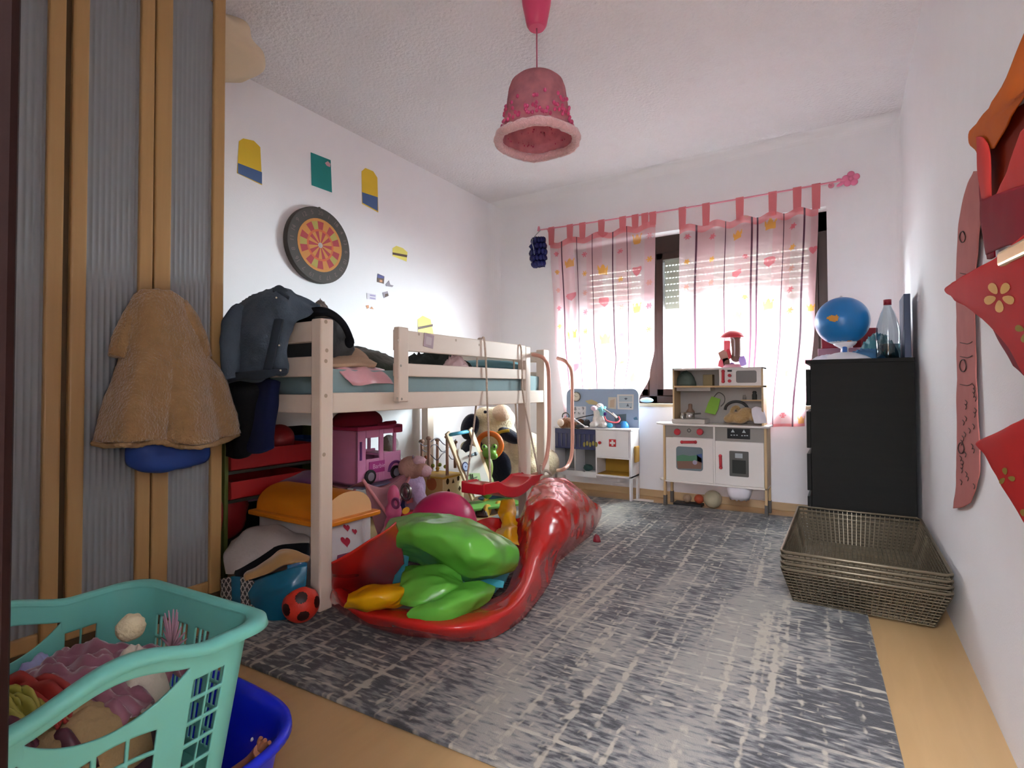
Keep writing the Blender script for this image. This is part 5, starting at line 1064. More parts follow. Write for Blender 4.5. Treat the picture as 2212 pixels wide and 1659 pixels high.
d1 = doorpanel(kl + .018, km - .007, zb + .004, zp - .003); d2 = doorpanel(km + .007, kr - .018, zb + .004, zp - .014)
def rrect(x0, x1, z0, z1, r, y):
    P = []
    for cx, cz_, a0 in ((x1 - r, z1 - r, 0), (x0 + r, z1 - r, 90), (x0 + r, z0 + r, 180), (x1 - r, z0 + r, 270)):
        for k in range(5): a = R(a0 + 22.5 * k); P.append((cx + r * math.cos(a), y, cz_ + r * math.sin(a)))
    return P
b = NB(); p0, p1 = K(1461, 1014), K(1518, 967); prism(b, rrect(p0.x, p1.x, p0.z, p1.z, .02, KY - .001), (0, .003, 0)); pn1 = out('oven_pane', b, [M('oven_pane_grey', '#6d7a80', .3)], d1)
b = NB()
for P, mi in ((((1462, 985), (1475, 982), (1490, 985), (1505, 983), (1516, 990), (1516, 996), (1462, 996)), 0), (((1462, 996), (1516, 996), (1515, 1013), (1464, 1012)), 1), (((1505, 982), (1516, 980), (1517, 1000), (1506, 996)), 2)): face(b, [K(x, y, KY - .0015) for x, y in P], mi)
p = K(1501, 999, KY - .0025); disc(b, p, .016, (0, -1, 0), (0, 0, 1), 16, 3)
out('oven_picture', b, [M('print_green', '#4d7a5f', .5), M('print_brown', '#7a5a4c', .5), M('print_blue', '#3f5a8f', .5), M('print_pale', '#9d93a8', .5)], pn1, recalc=False)
def handle(a, c, parent):
    b = NB(); tube(b, [a, c], .010, smooth=0, seg=12); ball(b, a, .012, seg=12); ball(b, c, .012, seg=12); out('handle', b, KR, parent)
handle(K(1473, 955, KY - .012), K(1502, 955, KY - .012), d1); handle(K(1556, 985, KY - .012), K(1557, 1010, KY - .012), d2)
b = NB(); p0, p1 = K(1576, 1028), K(1617, 976); prism(b, rrect(p0.x, p1.x, p0.z, p1.z, .006, KY - .001), (0, .003, 0)); wp = out('dispenser', b, M('dispenser_grey', '#55534f', .4), d2)
b = NB(); p0, p1 = K(1582, 1022), K(1611, 995); box(b, (p0.x, KY - .002, p0.z), (p1.x, KY, p1.z)); out('niche', b, M('niche_black', '#22231f', .6), wp)
b = NB(); p0, p1 = K(1588, 989), K(1604, 980); box(b, (p0.x, KY - .0025, p0.z), (p1.x, KY, p1.z)); out('screen', b, M('screen_grey', '#a3a8ac', .4), wp)
# upper part
UY = KY + .03
for x0 in (ul, ur - .012):
    b = NB(); box(b, (x0, UY, zc + .014), (x0 + .012, KYB, zt)); out('upper_side', b, PLY, kit, bevel=.002)
b = NB(); box(b, (ul + .012, KYB - .008, zc + .014), (ur - .012, KYB, zt - .01)); out('upper_back', b, KB, kit)
b = NB(); box(b, (ul, UY, zt - .012), (ur, KYB, zt)); out('upper_top', b, KW, kit)
b = NB(); box(b, (ul, UY, zm - .006), (ur, KYB, zm + .006)); out('upper_shelf', b, PLY, kit)
b = NB(); box(b, (mm_, UY + .004, zm + .006), (ur - .012, UY + .016, zt - .012)); mw = out('microwave_door', b, KW, kit, bevel=.002)
b = NB(); p0, p1 = K(1590, 827, UY), K(1634, 800, UY); prism(b, rrect(p0.x, p1.x, p0.z, p1.z, .012, UY + .002), (0, .003, 0)); out('microwave_pane', b, KD, mw)
handle(K(1562, 802, UY - .006), K(1562, 824, UY - .006), mw)
for y in (811, 823): b = NB(); p = K(1576, y, UY); cyl(b, (p.x, UY + .004, p.z), (p.x, UY - .008, p.z), .011, seg=16); out('knob', b, KR, mw)
b = NB(); p = K(1576, 801, UY); box(b, (p.x - .014, UY + .001, p.z - .006), (p.x + .014, UY + .005, p.z + .006)); out('display', b, M('black_display', '#17191b', .3), mw)
b = NB(); p0, p1 = K(1463, 845, UY + .05), K(1536, 838, UY + .05); box(b, (p0.x, UY + .03, p0.z), (p1.x, KYB - .008, p1.z + .004)); out('extractor_hood', b, KB, kit, bevel=.003)
b = NB(); p0, p1 = K(1600, 866, UY + .08), K(1645, 864, UY + .08); box(b, (p0.x, UY + .09, p1.z - .008), (ur - .012, KYB - .008, p1.z)); out('side_shelf', b, PLY, kit)
sz_ = p1.z
b = NB(); p0, p1 = K(1452, 911, KY + .03), K(1523, 898, KY + .03); box(b, (p0.x, KY + .02, zc + .0145), (p1.x, KYB - .02, zc + .045)); out('hob', b, M('hob_steel', '#bdb6ae', .35), kit, bevel=.003); hz = zc + .046
# objects in and on the kitchen
pt = empty('toy_saucepan', (K(1480, 890, 3.93).x, 3.93, hz), 'small steel toy saucepan on the hob of the play kitchen', 'saucepan'); c = Vector((K(1489, 890, 3.93).x, 3.93, hz)); ST = M('toy_steel', '#b5b2ae', .25, .8)
b = NB(); lathe(b, [(.036, 0), (.038, .002), (.038, .045), (.036, .045), (.035, .004), (0, .004)], c, 28, close=False); out('pan', b, ST, pt)
b = NB(); cyl(b, c + Vector((.036, -.01, .035)), c + Vector((.085, -.03, .04)), .005, seg=8); out('handle', b, DKF, pt)
b = NB(); c = Vector((K(1474, 890, 3.89).x, 3.89, hz)); lathe(b, [(.014, 0), (.016, .044), (.014, .044), (.012, .004), (0, .004)], c, 20, close=False); tag(out('toy_cup', b, ST), 'slim shiny steel toy cup beside the saucepan on the hob', 'cup')
b = NB(); c = Vector((K(1489, 880, 3.97).x, 4.0, hz)); lathe(b, [(.03, 0), (.03, .05), (.014, .07), (.014, .10), (.008, .105)], c, 20); tag(out('wooden_bottle', b, M('terracotta_wood', '#8f6f5c', .6)), 'brown wooden toy bottle behind the saucepan', 'bottle')
cb = empty('cutting_board', K(1540, 890, 4.0), 'bright green toy cutting board leaning in the play kitchen', 'cutting board')
b = NB(); P = [PY(x, y, 4.0 - (y - 850) * .0006) for x, y in ((1537, 856), (1556, 862), (1551, 884), (1545, 896), (1522, 891), (1530, 869))]; prism(b, P, (0, .006, 0)); out('board', b, M('lime_plastic', '#7fae35', .4), cb, bevel=.001)
b = NB(); tube(b, [PY(1542, 858, 4.0), PY(1552, 848, 4.01), PY(1564, 855, 4.01), PY(1565, 868, 4.01), PY(1557, 878, 4.005)], .003, seg=8); out('cord', b, DKF, cb)
for i, (x, w, h, mat, lb) in enumerate(((1608, .012, .035, KG, 'grey toy jar on the little side shelf'), (1630, .016, .06, M('black_cap_jar', '#35332f', .5), 'dark toy pepper mill on the little side shelf'))):
    b = NB(); q = K(x, 860, 3.99); lathe(b, [(w, 0), (w, h * .6), (w * .7, h * .7), (w * .9, h * .8), (w * .6, h)], (q.x, 3.99, sz_ + .0005), 18); tag(out('toy_jar', b, mat), lb, 'jar')
b = NB(); p0, p1 = K(1457, 832, 3.97), K(1508, 806, 3.97); heap(b, ((p0.x + p1.x) / 2, 3.96, zm + .006), .075, .05, .095, 3, .2); tag(out('dark_green_toy', b, M('bottle_green', '#4f5f57', .6)), 'dark green rounded toy on the open top shelf of the kitchen', 'toy')
b = NB(); q = K(1532, 820, 3.97); box(b, (q.x - .035, 3.93, zm + .0062), (q.x + .03, 4.0, zm + .085)); tag(out('toy_box', b, M('ochre_card', '#857551', .7), bevel=.003), 'ochre little box on the open top shelf next to the microwave', 'box')
TED = M('teddy_tan', '#a88a5e', 1, var=.15, vs=30, bump=.8, bs=90, sheen=.5)
tdy = plush('teddy_bear', [(1586, 901, 3.70, .055, .045, .04), (1612, 895, 3.66, .06, .045, .05), (1574, 905, 3.70, .035, .04, .03), (1630, 902, 3.61, .035, .04, .03), (1598, 908, 3.66, .045, .04, .025)], TED, 'tan teddy bear lying face down in the play kitchen sink corner', 'teddy bear', .010)
b = NB(); tube(b, [PD(1580, 893, 3.69), PD(1584, 883, 3.69), PD(1592, 880, 3.69), PD(1597, 886, 3.69)], .015); out('arm', b, TED, tdy)
b = NB(); q = PD(1641, 898, 3.54); cloth(b, [[q + Vector(v) for v in r_] for r_ in (((-.05, .02, .045), (-.02, .01, .06), (.02, .02, .04)), ((-.045, -.01, .01), (-.01, -.02, .02), (.035, -.01, .0)), ((-.03, -.02, -.05), (.0, -.03, -.05), (.045, -.02, -.045)))], 6, 6, .006, 20); tag(out('white_cloth', b, M('white_cotton', '#d9d3d8', .9), smooth=True, solid=.006, recalc=False), 'white cloth beside the teddy on the kitchen worktop', 'cloth')
b = NB(); c = Vector((K(1590, 880, 4.02).x, 4.03, zc + .11)); tube(b, [c + Vector((.075 * math.cos(t), .0, .06 * math.sin(t))) for t in [math.pi * k / 8 for k in range(9)]], .010); tag(out('tap_arch', b, M('graphite_plastic', '#3f3c3a', .5)), 'dark grey toy tap arch behind the teddy bear', 'tap')
hb = empty('hanging_basket', (K(1600, 1050).x, 3.92, .13), 'white frilly basket hanging under the play kitchen', 'basket'); c = Vector((K(1597, 1065, 3.92).x, 3.92, 0)); z1 = zb - .013; z0 = K(1597, 1079, 3.9).z
b = NB(); lathe(b, [(.06, z0), (.07, z0 + .03), (.085, z1)], c, 30, close=False)
for v in b.verts: a = math.atan2(v.co.y - c.y, v.co.x - c.x); v.co.z += .006 * math.sin(a * 12) * (v.co.z < z0 + .01)
out('bowl', b, M('white_cotton', '#d9d3d8', .9), hb, solid=.004, recalc=False)
for x, r_, col, nm, lb in ((1502, .033, '#a8472a', 'orange_ball', 'small orange ball under the play kitchen'), (1536, .062, '#a89d83', 'cream_ball', 'cream ball, larger than the orange one, under the play kitchen'), (1472, .03, '#9a8069', 'brown_ball', 'small dull brown ball under the play kitchen')):
    q = PZ(x, 1086, .05); b = NB(); ball(b, (q.x, 3.97, r_ + .003 + (.02 if x != 1536 else 0)), r_, seg=24); tag(out(nm, b, M(nm + '_rubber', col, .6)), lb, 'ball')
b = NB(); q0, q1 = K(1458, 1090, 3.97).x, K(1518, 1090, 3.97).x; box(b, (q0, 3.92, .002), (q1, 4.02, .022)); tag(out('black_tray', b, M('black_tray_plastic', '#1c1c1e', .5), bevel=.003), 'flat black tray on the floor under the play kitchen', 'tray')
# red capped toy on the kitchen roof
ty = empty('spinning_toy', K(1583, 793, 3.93), 'pink toy with red mushroom cap standing on top of the play kitchen', 'toy'); c = Vector((K(1583, 793, 3.94).x, 3.94, zt + .0005)); hh = K(1583, 714, 3.94).z - zt
PKS = M('toy_pink', '#dd7f8d', .4, tl=.3); BRS = M('toy_brown', '#7f6357', .6); LVS = M('toy_lavender', '#b8a5d2', .5, tl=.3)
b = NB(); lathe(b, [(.085, hh * .80), (.082, hh * .83), (.06, hh * .92), (.02, hh * .99), (0, hh)], c, 28); out('cap', b, M('toy_red', '#cf3440', .4), ty)
b = NB(); tube(b, [c + Vector((.02, 0, hh * .24)), c + Vector((.025, 0, hh * .45)), c + Vector((.02, 0, hh * .80))], [.030, .030, .034], seg=16); ball(b, c + Vector((.022, 0, hh * .26)), (.034, .03, .03), seg=14); out('boot', b, BRS, ty)
b = NB(); tube(b, [c + Vector((.0, -.035, hh * .8)), c + Vector((.018, -.036, hh * .72)), c + Vector((.018, -.036, hh * .3))], .004, seg=8); out('lace', b, M('white_cotton', '#d9d3d8', .9), ty)
b = NB(); box(b, c + Vector((-.055, -.02, hh * .42)), c + Vector((-.015, .03, hh * .73))); out('block', b, PKS, ty, bevel=.006)
b = NB(); box(b, c + Vector((-.03, -.03, hh * .24)), c + Vector((-.008, .0, hh * .5)), 0, rot(0, -12, 0)); out('red_block', b, M('toy_red', '#cf3440', .4), ty, bevel=.006)
for px_, py_, mt, an, s in ((-.055, .32, M('toy_rose_brown', '#b88c7e', .6), 30, .045), (-.07, .13, PKS, -20, .035), (-.04, .14, BRS, 10, .04), (.065, .17, LVS, 15, .038), (.0, .055, M('toy_violet', '#8a5aa3', .5), 45, .024)):
    b = NB(); prism(b, [Vector(c) + Vector((px_ * 1.0 + s * u, -.02, hh * py_ + s * v)) for u, v in [(math.cos(R(an + 60 * k)) * (1 if k % 3 else .6), math.sin(R(an + 60 * k))) for k in range(6)]], (0, .03, 0)); out('petal', b, mt, ty, bevel=.004)
b = NB(); cyl(b, c, c + Vector((0, 0, hh * .09)), .07, .05, seg=24); out('base', b, M('toy_base_pink', '#e0a3b0', .5), ty)

# ------------------------------------------------------------------ doctor play table
TY, TYB = 3.84, 4.03
DW = M('table_white', '#d8d6d8', .4, var=.02); DBLU = M('board_grey_blue', '#8b9db5', .6, var=.04); DVB = M('navy_box_plastic', '#2f3560', .4)
def T_(x, y, Y=TY): return PY(x, y, Y)
dt = empty('doctor_table', (T_(1290, 1000).x, 3.93, 0), 'white doctor play table with grey-blue back board and red cross door', 'play table')
tl_, tr_ = T_(1196, 1000).x, T_(1363, 1000).x; tz = T_(1290, 925).z; tb_ = T_(1290, 1024).z; tm = T_(1288, 1000).x
b = NB(); box(b, (tl_, TY, tz - .012), (tr_ + .004, TYB, tz)); out('table_top', b, DW, dt, bevel=.002)
for x0 in (tl_, tr_ - .014):
    b = NB(); box(b, (x0, TY, RZ), (x0 + .014, TY + .04, tb_ - .02)); box(b, (x0, TYB - .04, .002), (x0 + .014, TYB, tb_ - .02)); box(b, (x0, TY, tb_ - .02), (x0 + .014, TYB, tz - .012)); out('side_panel', b, DW, dt)
b = NB(); box(b, (tl_, TY, tb_ - .012), (tr_, TYB, tb_)); out('bottom_board', b, DW, dt)
b = NB(); box(b, (tm - .005, TY, tb_), (tm + .005, TYB, tz - .012)); out('divider', b, DW, dt)
b = NB(); box(b, (tl_, TYB - .008, tb_), (tr_, TYB, tz - .012)); out('back_panel', b, M('table_inside', '#7d7d7c', .7), dt)
z2 = T_(1330, 988).z
b = NB(); box(b, (tm + .006, TY - .004, z2), (tr_ - .015, TY + .008, tz - .014)); dd = out('door', b, DW, dt, bevel=.002)
p = T_(1323, 957, TY - .005); s = .028; b = NB(); box(b, (p.x - s, TY - .0055, p.z - s), (p.x + s, TY - .004, p.z + s), 0); box(b, (p.x - s * .75, TY - .0065, p.z - s * .27), (p.x + s * .75, TY - .0055, p.z + s * .27), 1); box(b, (p.x - s * .27, TY - .0066, p.z - s * .75), (p.x + s * .27, TY - .0054, p.z + s * .75), 1); out('cross_sign', b, [M('cross_red', '#b5262d', .5), DW], dd)
p = T_(1297, 956); b = NB(); cyl(b, (p.x, TY - .004, p.z), (p.x, TY - .02, p.z), .010, .012, seg=16); out('knob', b, M('cross_red', '#b5262d', .5), dd)
b = NB(); box(b, (tm + .006, TY, z2 - .012), (tr_ - .014, TYB - .008, z2)); out('shelf', b, DW, dt)
b = NB(); box(b, (tm + .008, TY + .01, tb_ + .001), (tr_ - .016, TYB - .01, tb_ + .006)); box(b, (tm + .008, TYB - .02, tb_), (tr_ - .016, TYB - .01, z2 - .014)); out('ochre_lining', b, M('ochre_lining', '#a07a22', .6), dt)
z3 = T_(1250, 970).z
b = NB(); box(b, (tl_ + .016, TY - .006, z3), (tm - .007, TYB - .02, z3 + .012)); box(b, (tl_ + .016, TY - .006, tz - .05), (tm - .007, TY + .0, tz - .013)); box(b, (tl_ + .016, TY - .002, z3), (tm - .007, TY + .002, tz - .02)); bx = out('blue_drawer', b, DVB, dt, bevel=.002)
b = NB()
for k in range(5): q = T_(1262 + k * 6.5, 960 - (k % 2) * 2, TY - .008); ball(b, q, (.011, .004, .02), seg=10)
out('yellow_peg', b, M('muted_yellow', '#8f8746', .6), bx)['kind'] = 'stuff'
b = NB()
for k in range(9): x = tl_ + .03 + (tm - tl_ - .05) * k / 8; box(b, (x, TY - .009, z3 + .014), (x + .012, TY - .005, tz - .052))
out('ribbing', b, M('slate_rib', '#45485c', .5), bx)
b = NB(); x = T_(1242, 1000).x; box(b, (x - .005, TY, tb_), (x + .005, TYB - .008, z3)); out('small_divider', b, DW, dt)
b = NB(); box(b, (tl_, TY - .002, tb_ - .03), (tm, TY + .008, tb_ + .012)); q = T_(1262, 1017, TY - .003); disc(b, q, .010, (0, -1, 0), (0, 0, 1), 14, 1); out('lower_rail', b, [DW, M('grey_dot', '#7e7d80', .6)], dt)
b = NB(); q = T_(1268, 1002, 3.93); ball(b, (q.x, 3.95, tb_ + .026), (.04, .03, .026), seg=14, lump=.3); tag(out('green_toy', b, M('deep_teal_plastic', '#2f4f4a', .6)), 'dark teal toy on the bottom shelf of the doctor table', 'toy')
# back board
BYF = TYB - .010
b = NB(); bl0, br0 = T_(1224, 900, BYF).x, T_(1380, 900, BYF).x; zt_ = T_(1300, 840, BYF).z; P = []
for cx, a0 in ((br0 - .05, 0), (bl0 + .05, 90)):
    for k in range(6): a = R(a0 + 18 * k); P.append((cx + .05 * math.cos(a), BYF, zt_ - .05 + .05 * math.sin(a)))
P = P + [(bl0, BYF, tz - .0), (br0, BYF, tz - .0)]; prism(b, P, (0, .010, 0)); bd = out('back_board', b, DBLU, dt)
def B_(x, y, o=.0015): return PY(x, y, BYF - o)
b = NB(); q = B_(1244, 857, .012); cyl(b, (q.x, BYF, q.z), (q.x, BYF - .012, q.z), .040, seg=28, mi=1); disc(b, (q.x, BYF - .0125, q.z), .034, (0, -1, 0), (0, 0, 1), 28, 0)
bar(b, (q.x, BYF - .0135, q.z), (q.x + .018, BYF - .0135, q.z + .004), .004, .002, 1); bar(b, (q.x, BYF - .0135, q.z), (q.x - .012, BYF - .0135, q.z + .014), .004, .002, 1)
for k in range(12): a = k * math.pi / 6; bar(b, (q.x + .026 * math.sin(a), BYF - .0135, q.z + .026 * math.cos(a)), (q.x + .031 * math.sin(a), BYF - .0135, q.z + .031 * math.cos(a)), .004, .002, 1)
out('clock', b, [M('clock_face', '#d6d0bf', .5), M('clock_rim', '#5d5a54', .5)], bd)
b = NB(); face(b, [B_(x, y) for x, y in ((1237, 878), (1266, 878), (1265, 905), (1237, 905))]); ch = out('eye_chart', b, M('chart_paper', '#c9c8cc', .7), bd, recalc=False)
b = NB()
for x, y, s, sz2 in ((1242.5, 883, 'B', .040), (1251, 883, '~', .030), (1259.5, 883, '9', .040), (1241.5, 893, 'P', .030), (1251, 893, 'N', .030), (1260, 893, '4', .030), (1251, 900.5, '· · ·', .02)): text(b, s, sz2, B_(x, y, .003), (1, 0, 0), (0, 0, 1))
out('letters', b, M('chart_ink', '#33343c', .6), ch, recalc=False)
b = NB(); face(b, [B_(x, y) for x, y in ((1264, 866), (1278, 863), (1291, 869), (1290, 875), (1272, 873))]); out('fish_decal', b, M('pale_ochre_decal', '#b3a57a', .6), bd, recalc=False)
b = NB(); face(b, [B_(x, y) for x, y in ((1314, 858), (1332, 858), (1331, 884), (1313, 882))], 0); face(b, [B_(x, y, .0012) for x, y in ((1333, 852), (1369, 852), (1368, 885), (1334, 884))], 1)
for q_ in (((1337, 855), (1366, 855), (1366, 868), (1337, 868)), ((1337, 870), (1366, 870), (1365, 882), (1338, 881))): face(b, [B_(x, y, .002) for x, y in q_], 2)
for q_ in (((1353, 878), (1356, 871), (1359, 878)), ((1348, 861), (1352, 859), (1356, 861), (1352, 864)), ((1360, 879), (1364, 879), (1363, 882))): face(b, [B_(x, y, .003) for x, y in q_], 3)
face(b, [B_(x, y, .003) for x, y in ((1318, 865), (1328, 862), (1327, 880), (1317, 880))], 4)
out('body_chart', b, [M('chart_beige', '#bcb3a4', .6), M('chart_frame', '#c9c4be', .6), M('chart_blue', '#9fabb3', .6), M('chart_ink2', '#4e5862', .6), M('chart_skin', '#b39d85', .6)], bd, recalc=False)
b = NB(); face(b, [B_(x, y) for x, y in ((1328, 896), (1353, 894), (1352, 918), (1328, 918))], 0); face(b, [B_(x, y) for x, y in ((1368, 903), (1375, 900), (1378, 907), (1370, 907))], 1); out('decals', b, [M('slate_green_decal', '#5c6f77', .6), M('petrol_decal', '#456d84', .6)], bd, recalc=False)
# toys on the doctor table
BRN2 = M('brown_plush', '#7a4f33', 1, var=.15, bump=.8, bs=90, sheen=.4)
mk = plush('monkey_plush', [(1224, 913, 4.22, .055, .045, .045), (1238, 918, 4.18, .04, .035, .035), (1216, 918, 4.2, .035, .035, .03)], BRN2, 'brown plush toy lying on the doctor table beside the ladder post', 'plush toy', .010)
b = NB(); ball(b, PD(1211, 913, 4.18), (.028, .02, .03), seg=14); out('muzzle', b, M('muzzle_cream', '#cdbcae', .9), mk)
b = NB(); tube(b, [PD(1222, 905, 4.24) + CR * (.028 * math.cos(t)) + CU * (.02 + .03 * math.sin(t)) for t in (-.6, .4, 1.4, 2.4, 3.4)], .005); out('headband', b, DKF, mk)
dk = plush('bear_plush', [(1254, 915, 4.25, .04, .035, .04), (1248, 920, 4.2, .035, .03, .025)], M('umber_plush', '#5d4433', 1, bump=.7), 'small dark brown plush behind the toy stethoscope', 'plush toy', .010)
b = NB(); tube(b, [PD(1246, 904, 4.2), PD(1262, 900, 4.2), PD(1282, 896, 4.2)], .004); tube(b, [PD(1246, 904, 4.2), PD(1240, 908, 4.18), PD(1242, 914, 4.17)], .004); tag(out('stethoscope', b, M('black_tube', '#1f2026', .5)), 'black toy stethoscope tube propped against the white unicorn', 'stethoscope')
b = NB(); tube(b, [PD(1236, 902, 4.14), PD(1250, 912, 4.12), PD(1264, 922, 4.12)], .0055); ball(b, PD(1266, 922, 4.12), (.02, .014, .008)); tag(out('toy_spoon', b, M('white_plastic', '#d8d6da', .35)), 'thin white toy stick slanting across the brown plush', 'spoon')
b = NB(); q = PD(1268, 915, 4.17); ball(b, q, (.028, .03, .034), seg=16); q.z = q.z; tag(out('black_toy', b, M('black_rubber', '#15161a', .5)), 'round black toy between the brown plush and white unicorn', 'toy')
b = NB(); q = PD(1258, 920, 4.13); box(b, (q.x - .05, q.y - .02, tz + .0005), (q.x + .01, q.y + .03, tz + .025)); tag(out('black_case', b, M('black_case_plastic', '#1f222c', .5), bevel=.004), 'low black case in front of the dark plush on the doctor table', 'case')
WUN = M('white_plush', '#d8d3cd', 1, bump=.6, bs=80)
wu = plush('unicorn_plush', [(1293, 908, 4.18, .05, .045, .055), (1291, 890, 4.18, .036, .035, .045), (1296, 880, 4.18, .035, .033, .035), (1282, 917, 4.14, .035, .03, .025), (1303, 917, 4.14, .035, .03, .025)], WUN, 'white plush unicorn with aqua mane sitting on the doctor table', 'plush toy', .010)
b = NB(); tube(b, [PD(1296, 880, 4.14), PD(1301, 888, 4.14), PD(1301, 898, 4.14)], [.024, .022, .016]); cyl(b, PD(1304, 886, 4.15), PD(1308, 878, 4.15), .014, .008); out('mane', b, M('aqua_plush', '#86c5cc', 1), wu)
b = NB(); ball(b, PD(1283, 882, 4.13), (.026, .022, .02), seg=14); out('muzzle', b, M('pink_white_plush', '#dbbfd0', 1), wu)
b = NB(); ball(b, PD(1306, 894, 4.13), (.016, .012, .014), seg=12); out('bow', b, M('violet_ribbon', '#52308a', .6), wu)
ti = empty('toy_tiara', PD(1325, 905, 4.15), 'pink toy tiara with silver band leaning on the white unicorn', 'tiara')
b = NB(); tube(b, [PD(1306, 900, 4.12), PD(1310, 908, 4.1), PD(1322, 912, 4.1), PD(1334, 912, 4.1), PD(1339, 906, 4.12), PD(1336, 900, 4.14)], .006); out('loop', b, M('coral_pink', '#cf5560', .4), ti)
b = NB(); tube(b, [PD(1290, 877, 4.14), PD(1312, 888, 4.12), PD(1332, 903, 4.12)], .0055); tube(b, [PD(1322, 892, 4.13), PD(1333, 902, 4.13)], .008); out('band', b, M('silver_band', '#a39a94', .35, .5), ti)
b = NB(); q = PD(1348, 918, 4.15); q.z = tz; lathe(b, [(.040, 0), (.040, .012), (.034, .035), (.018, .050), (0, .054)], q, 24); tag(out('toy_dome', b, M('sky_blue_plastic', '#3f8fd0', .35)), 'sky blue dome shaped toy at the doctor table edge', 'toy')
b = NB(); q = PD(1335, 920, 4.12); box(b, (q.x - .025, q.y - .01, tz + .0005), (q.x + .02, q.y + .03, tz + .03), 0, rot(0, 0, 20)); tag(out('navy_block', b, M('navy_block_plastic', '#2b2f55', .4), bevel=.004), 'navy toy block beside the sky blue dome', 'toy')
b = NB(); q = PD(1317, 919, 4.13); q.z = tz + .02; ball(b, q, (.025, .02, .02), seg=14); tag(out('cyan_toy', b, M('cyan_plastic', '#3fa5c5', .35)), 'small cyan toy under the pink tiara', 'toy')
# window sill, floor scraps, yellow hanger
b = NB(); q = PY(1394, 868, D_ - .015); ball(b, (q.x, D_ + .02, WZ0 + .024), (.055, .03, .022), seg=16); tag(out('blue_toy', b, M('ice_blue_plastic', '#9cc4e0', .4)), 'pale blue toy lying on the window sill by the left curtain', 'toy')
b = NB(); q = PZ(1388, 1081, .003); prism(b, [(q.x - .08, q.y - .03, .002), (q.x + .09, q.y - .02, .002), (q.x + .07, q.y + .05, .002), (q.x - .05, q.y + .04, .002)], (0, 0, .003)); tag(out('paper_sheet', b, M('paper_sheet_white', '#d8d5d2', .8)), 'white paper scrap on the floor between doctor table and play kitchen', 'paper')
b = NB(); p0, p1 = PY(1377, 998, 3.95), PY(1387, 964, 3.95); box(b, (tr_ + .002, 3.90, p0.z), (tr_ + .02, 3.98, p1.z)); tag(out('ochre_pouch', b, M('ochre_felt', '#b08a4a', .9), bevel=.006), 'ochre yellow pouch hanging on the side of the doctor table', 'pouch')

# ------------------------------------------------------------------ stacked wire baskets by the right wall
WIRE = M('champagne_wire', '#6b604e', .4, .5, var=.05)
def make_wire_basket():
    e = empty('wire_basket', (0, 0, 0), 'wire basket', 'wire basket', 'stacked champagne wire baskets')
    tx0, tx1, ty0, ty1, H_ = -.245, .262, -.452, .45, .155; bx0, bx1, by0, by1 = -.215, .225, -.33, .40
    def pt(u, v, t):                                                   # u, v in 0..1, t: 0 rim .. 1 bottom
        x0, x1 = tx0 + (bx0 - tx0) * t, tx1 + (bx1 - tx1) * t; y0, y1 = ty0 + (by0 - ty0) * t, ty1 + (by1 - ty1) * t
        return Vector((x0 + (x1 - x0) * u, y0 + (y1 - y0) * v, H_ * (1 - t) + .004))
    b = NB(); c = .012
    P = [pt(0.03, 0, 0), pt(.97, 0, 0), pt(1, .02, 0), pt(1, .98, 0), pt(.97, 1, 0), pt(.03, 1, 0), pt(0, .98, 0), pt(0, .02, 0)]
    tube(b, P, .0055, closed=True, smooth=0, seg=8); out('rim', b, WIRE, e)
    b = NB(); w = .0026; n1, n2 = 26, 46
    for i in range(n1 + 1):
        u = i / n1
        for a, d in ((pt(u, 0, 0), pt(u, 0, 1)), (pt(u, 0, 1), pt(u, 1, 1)), (pt(u, 1, 1), pt(u, 1, 0))): bar(b, a, d, w)
    for j in range(n2 + 1):
        v = j / n2
        for a, d in ((pt(0, v, 0), pt(0, v, 1)), (pt(0, v, 1), pt(1, v, 1)), (pt(1, v, 1), pt(1, v, 0))): bar(b, a, d, w)
    for k in range(1, 11):
        t = k / 11
        for a, d in ((pt(0, 0, t), pt(1, 0, t)), (pt(1, 0, t), pt(1, 1, t)), (pt(1, 1, t), pt(0, 1, t)), (pt(0, 1, t), pt(0, 0, t))): bar(b, a, d, w)
    out('wire_mesh', b, WIRE, e); return e
wb = make_wire_basket()
for k, lb in enumerate(('bottom champagne wire basket of the stack, standing on the floor', 'second champagne wire basket from the floor in the stack', 'third champagne wire basket from the floor in the stack', 'topmost champagne wire basket of the stack by the right wall')):
    o = wb if k == 0 else copy_tree(wb)
    o.location = (.03, 2.715, RZ + .001 + .021 * k); o['label'] = lb

# ------------------------------------------------------------------ red costume, sash and lever on the right wall
CRD = M('scarlet_satin', '#b51d1a', .7, var=.08, spec=.08); COR = M('amber_satin', '#b85a14', .7, var=.1, spec=.08); CMR = M('burgundy_satin', '#7a1020', .7, var=.1, spec=.08); CCO = M('coral_cloth', '#c23c36', .7, spec=.08); CGO = M('gold_print', '#d8a860', .7, spec=.1); CDK = M('rust_dark_lining', '#7d2208', .7, spec=.08)
cs = empty('costume_dress', (.29, 1.7, .6), 'red and orange satin costume with pointed hems hanging on the right wall', 'costume')
def Wp(x, y, o=.03): return PX(x, y, XR - o)
def panel(name, rows, mat, wr=.004, solid=.003, parent=None):
    b = NB(); cloth(b, rows, 8, 8, wr, 12, 3); return out(name, b, mat, parent or cs, smooth=True, solid=solid, recalc=False)
panel('orange_collar', [[Wp(2225, 40, .02), Wp(2250, 60, .02), Wp(2300, 60, .02)], [Wp(2155, 205, .03), Wp(2185, 195, .05), Wp(2280, 150, .05)], [Wp(2094, 290, .02), Wp(2122, 284, .04), Wp(2212, 205, .05)], [Wp(2110, 330, .02), Wp(2125, 325, .03), Wp(2150, 320, .035)]], COR)
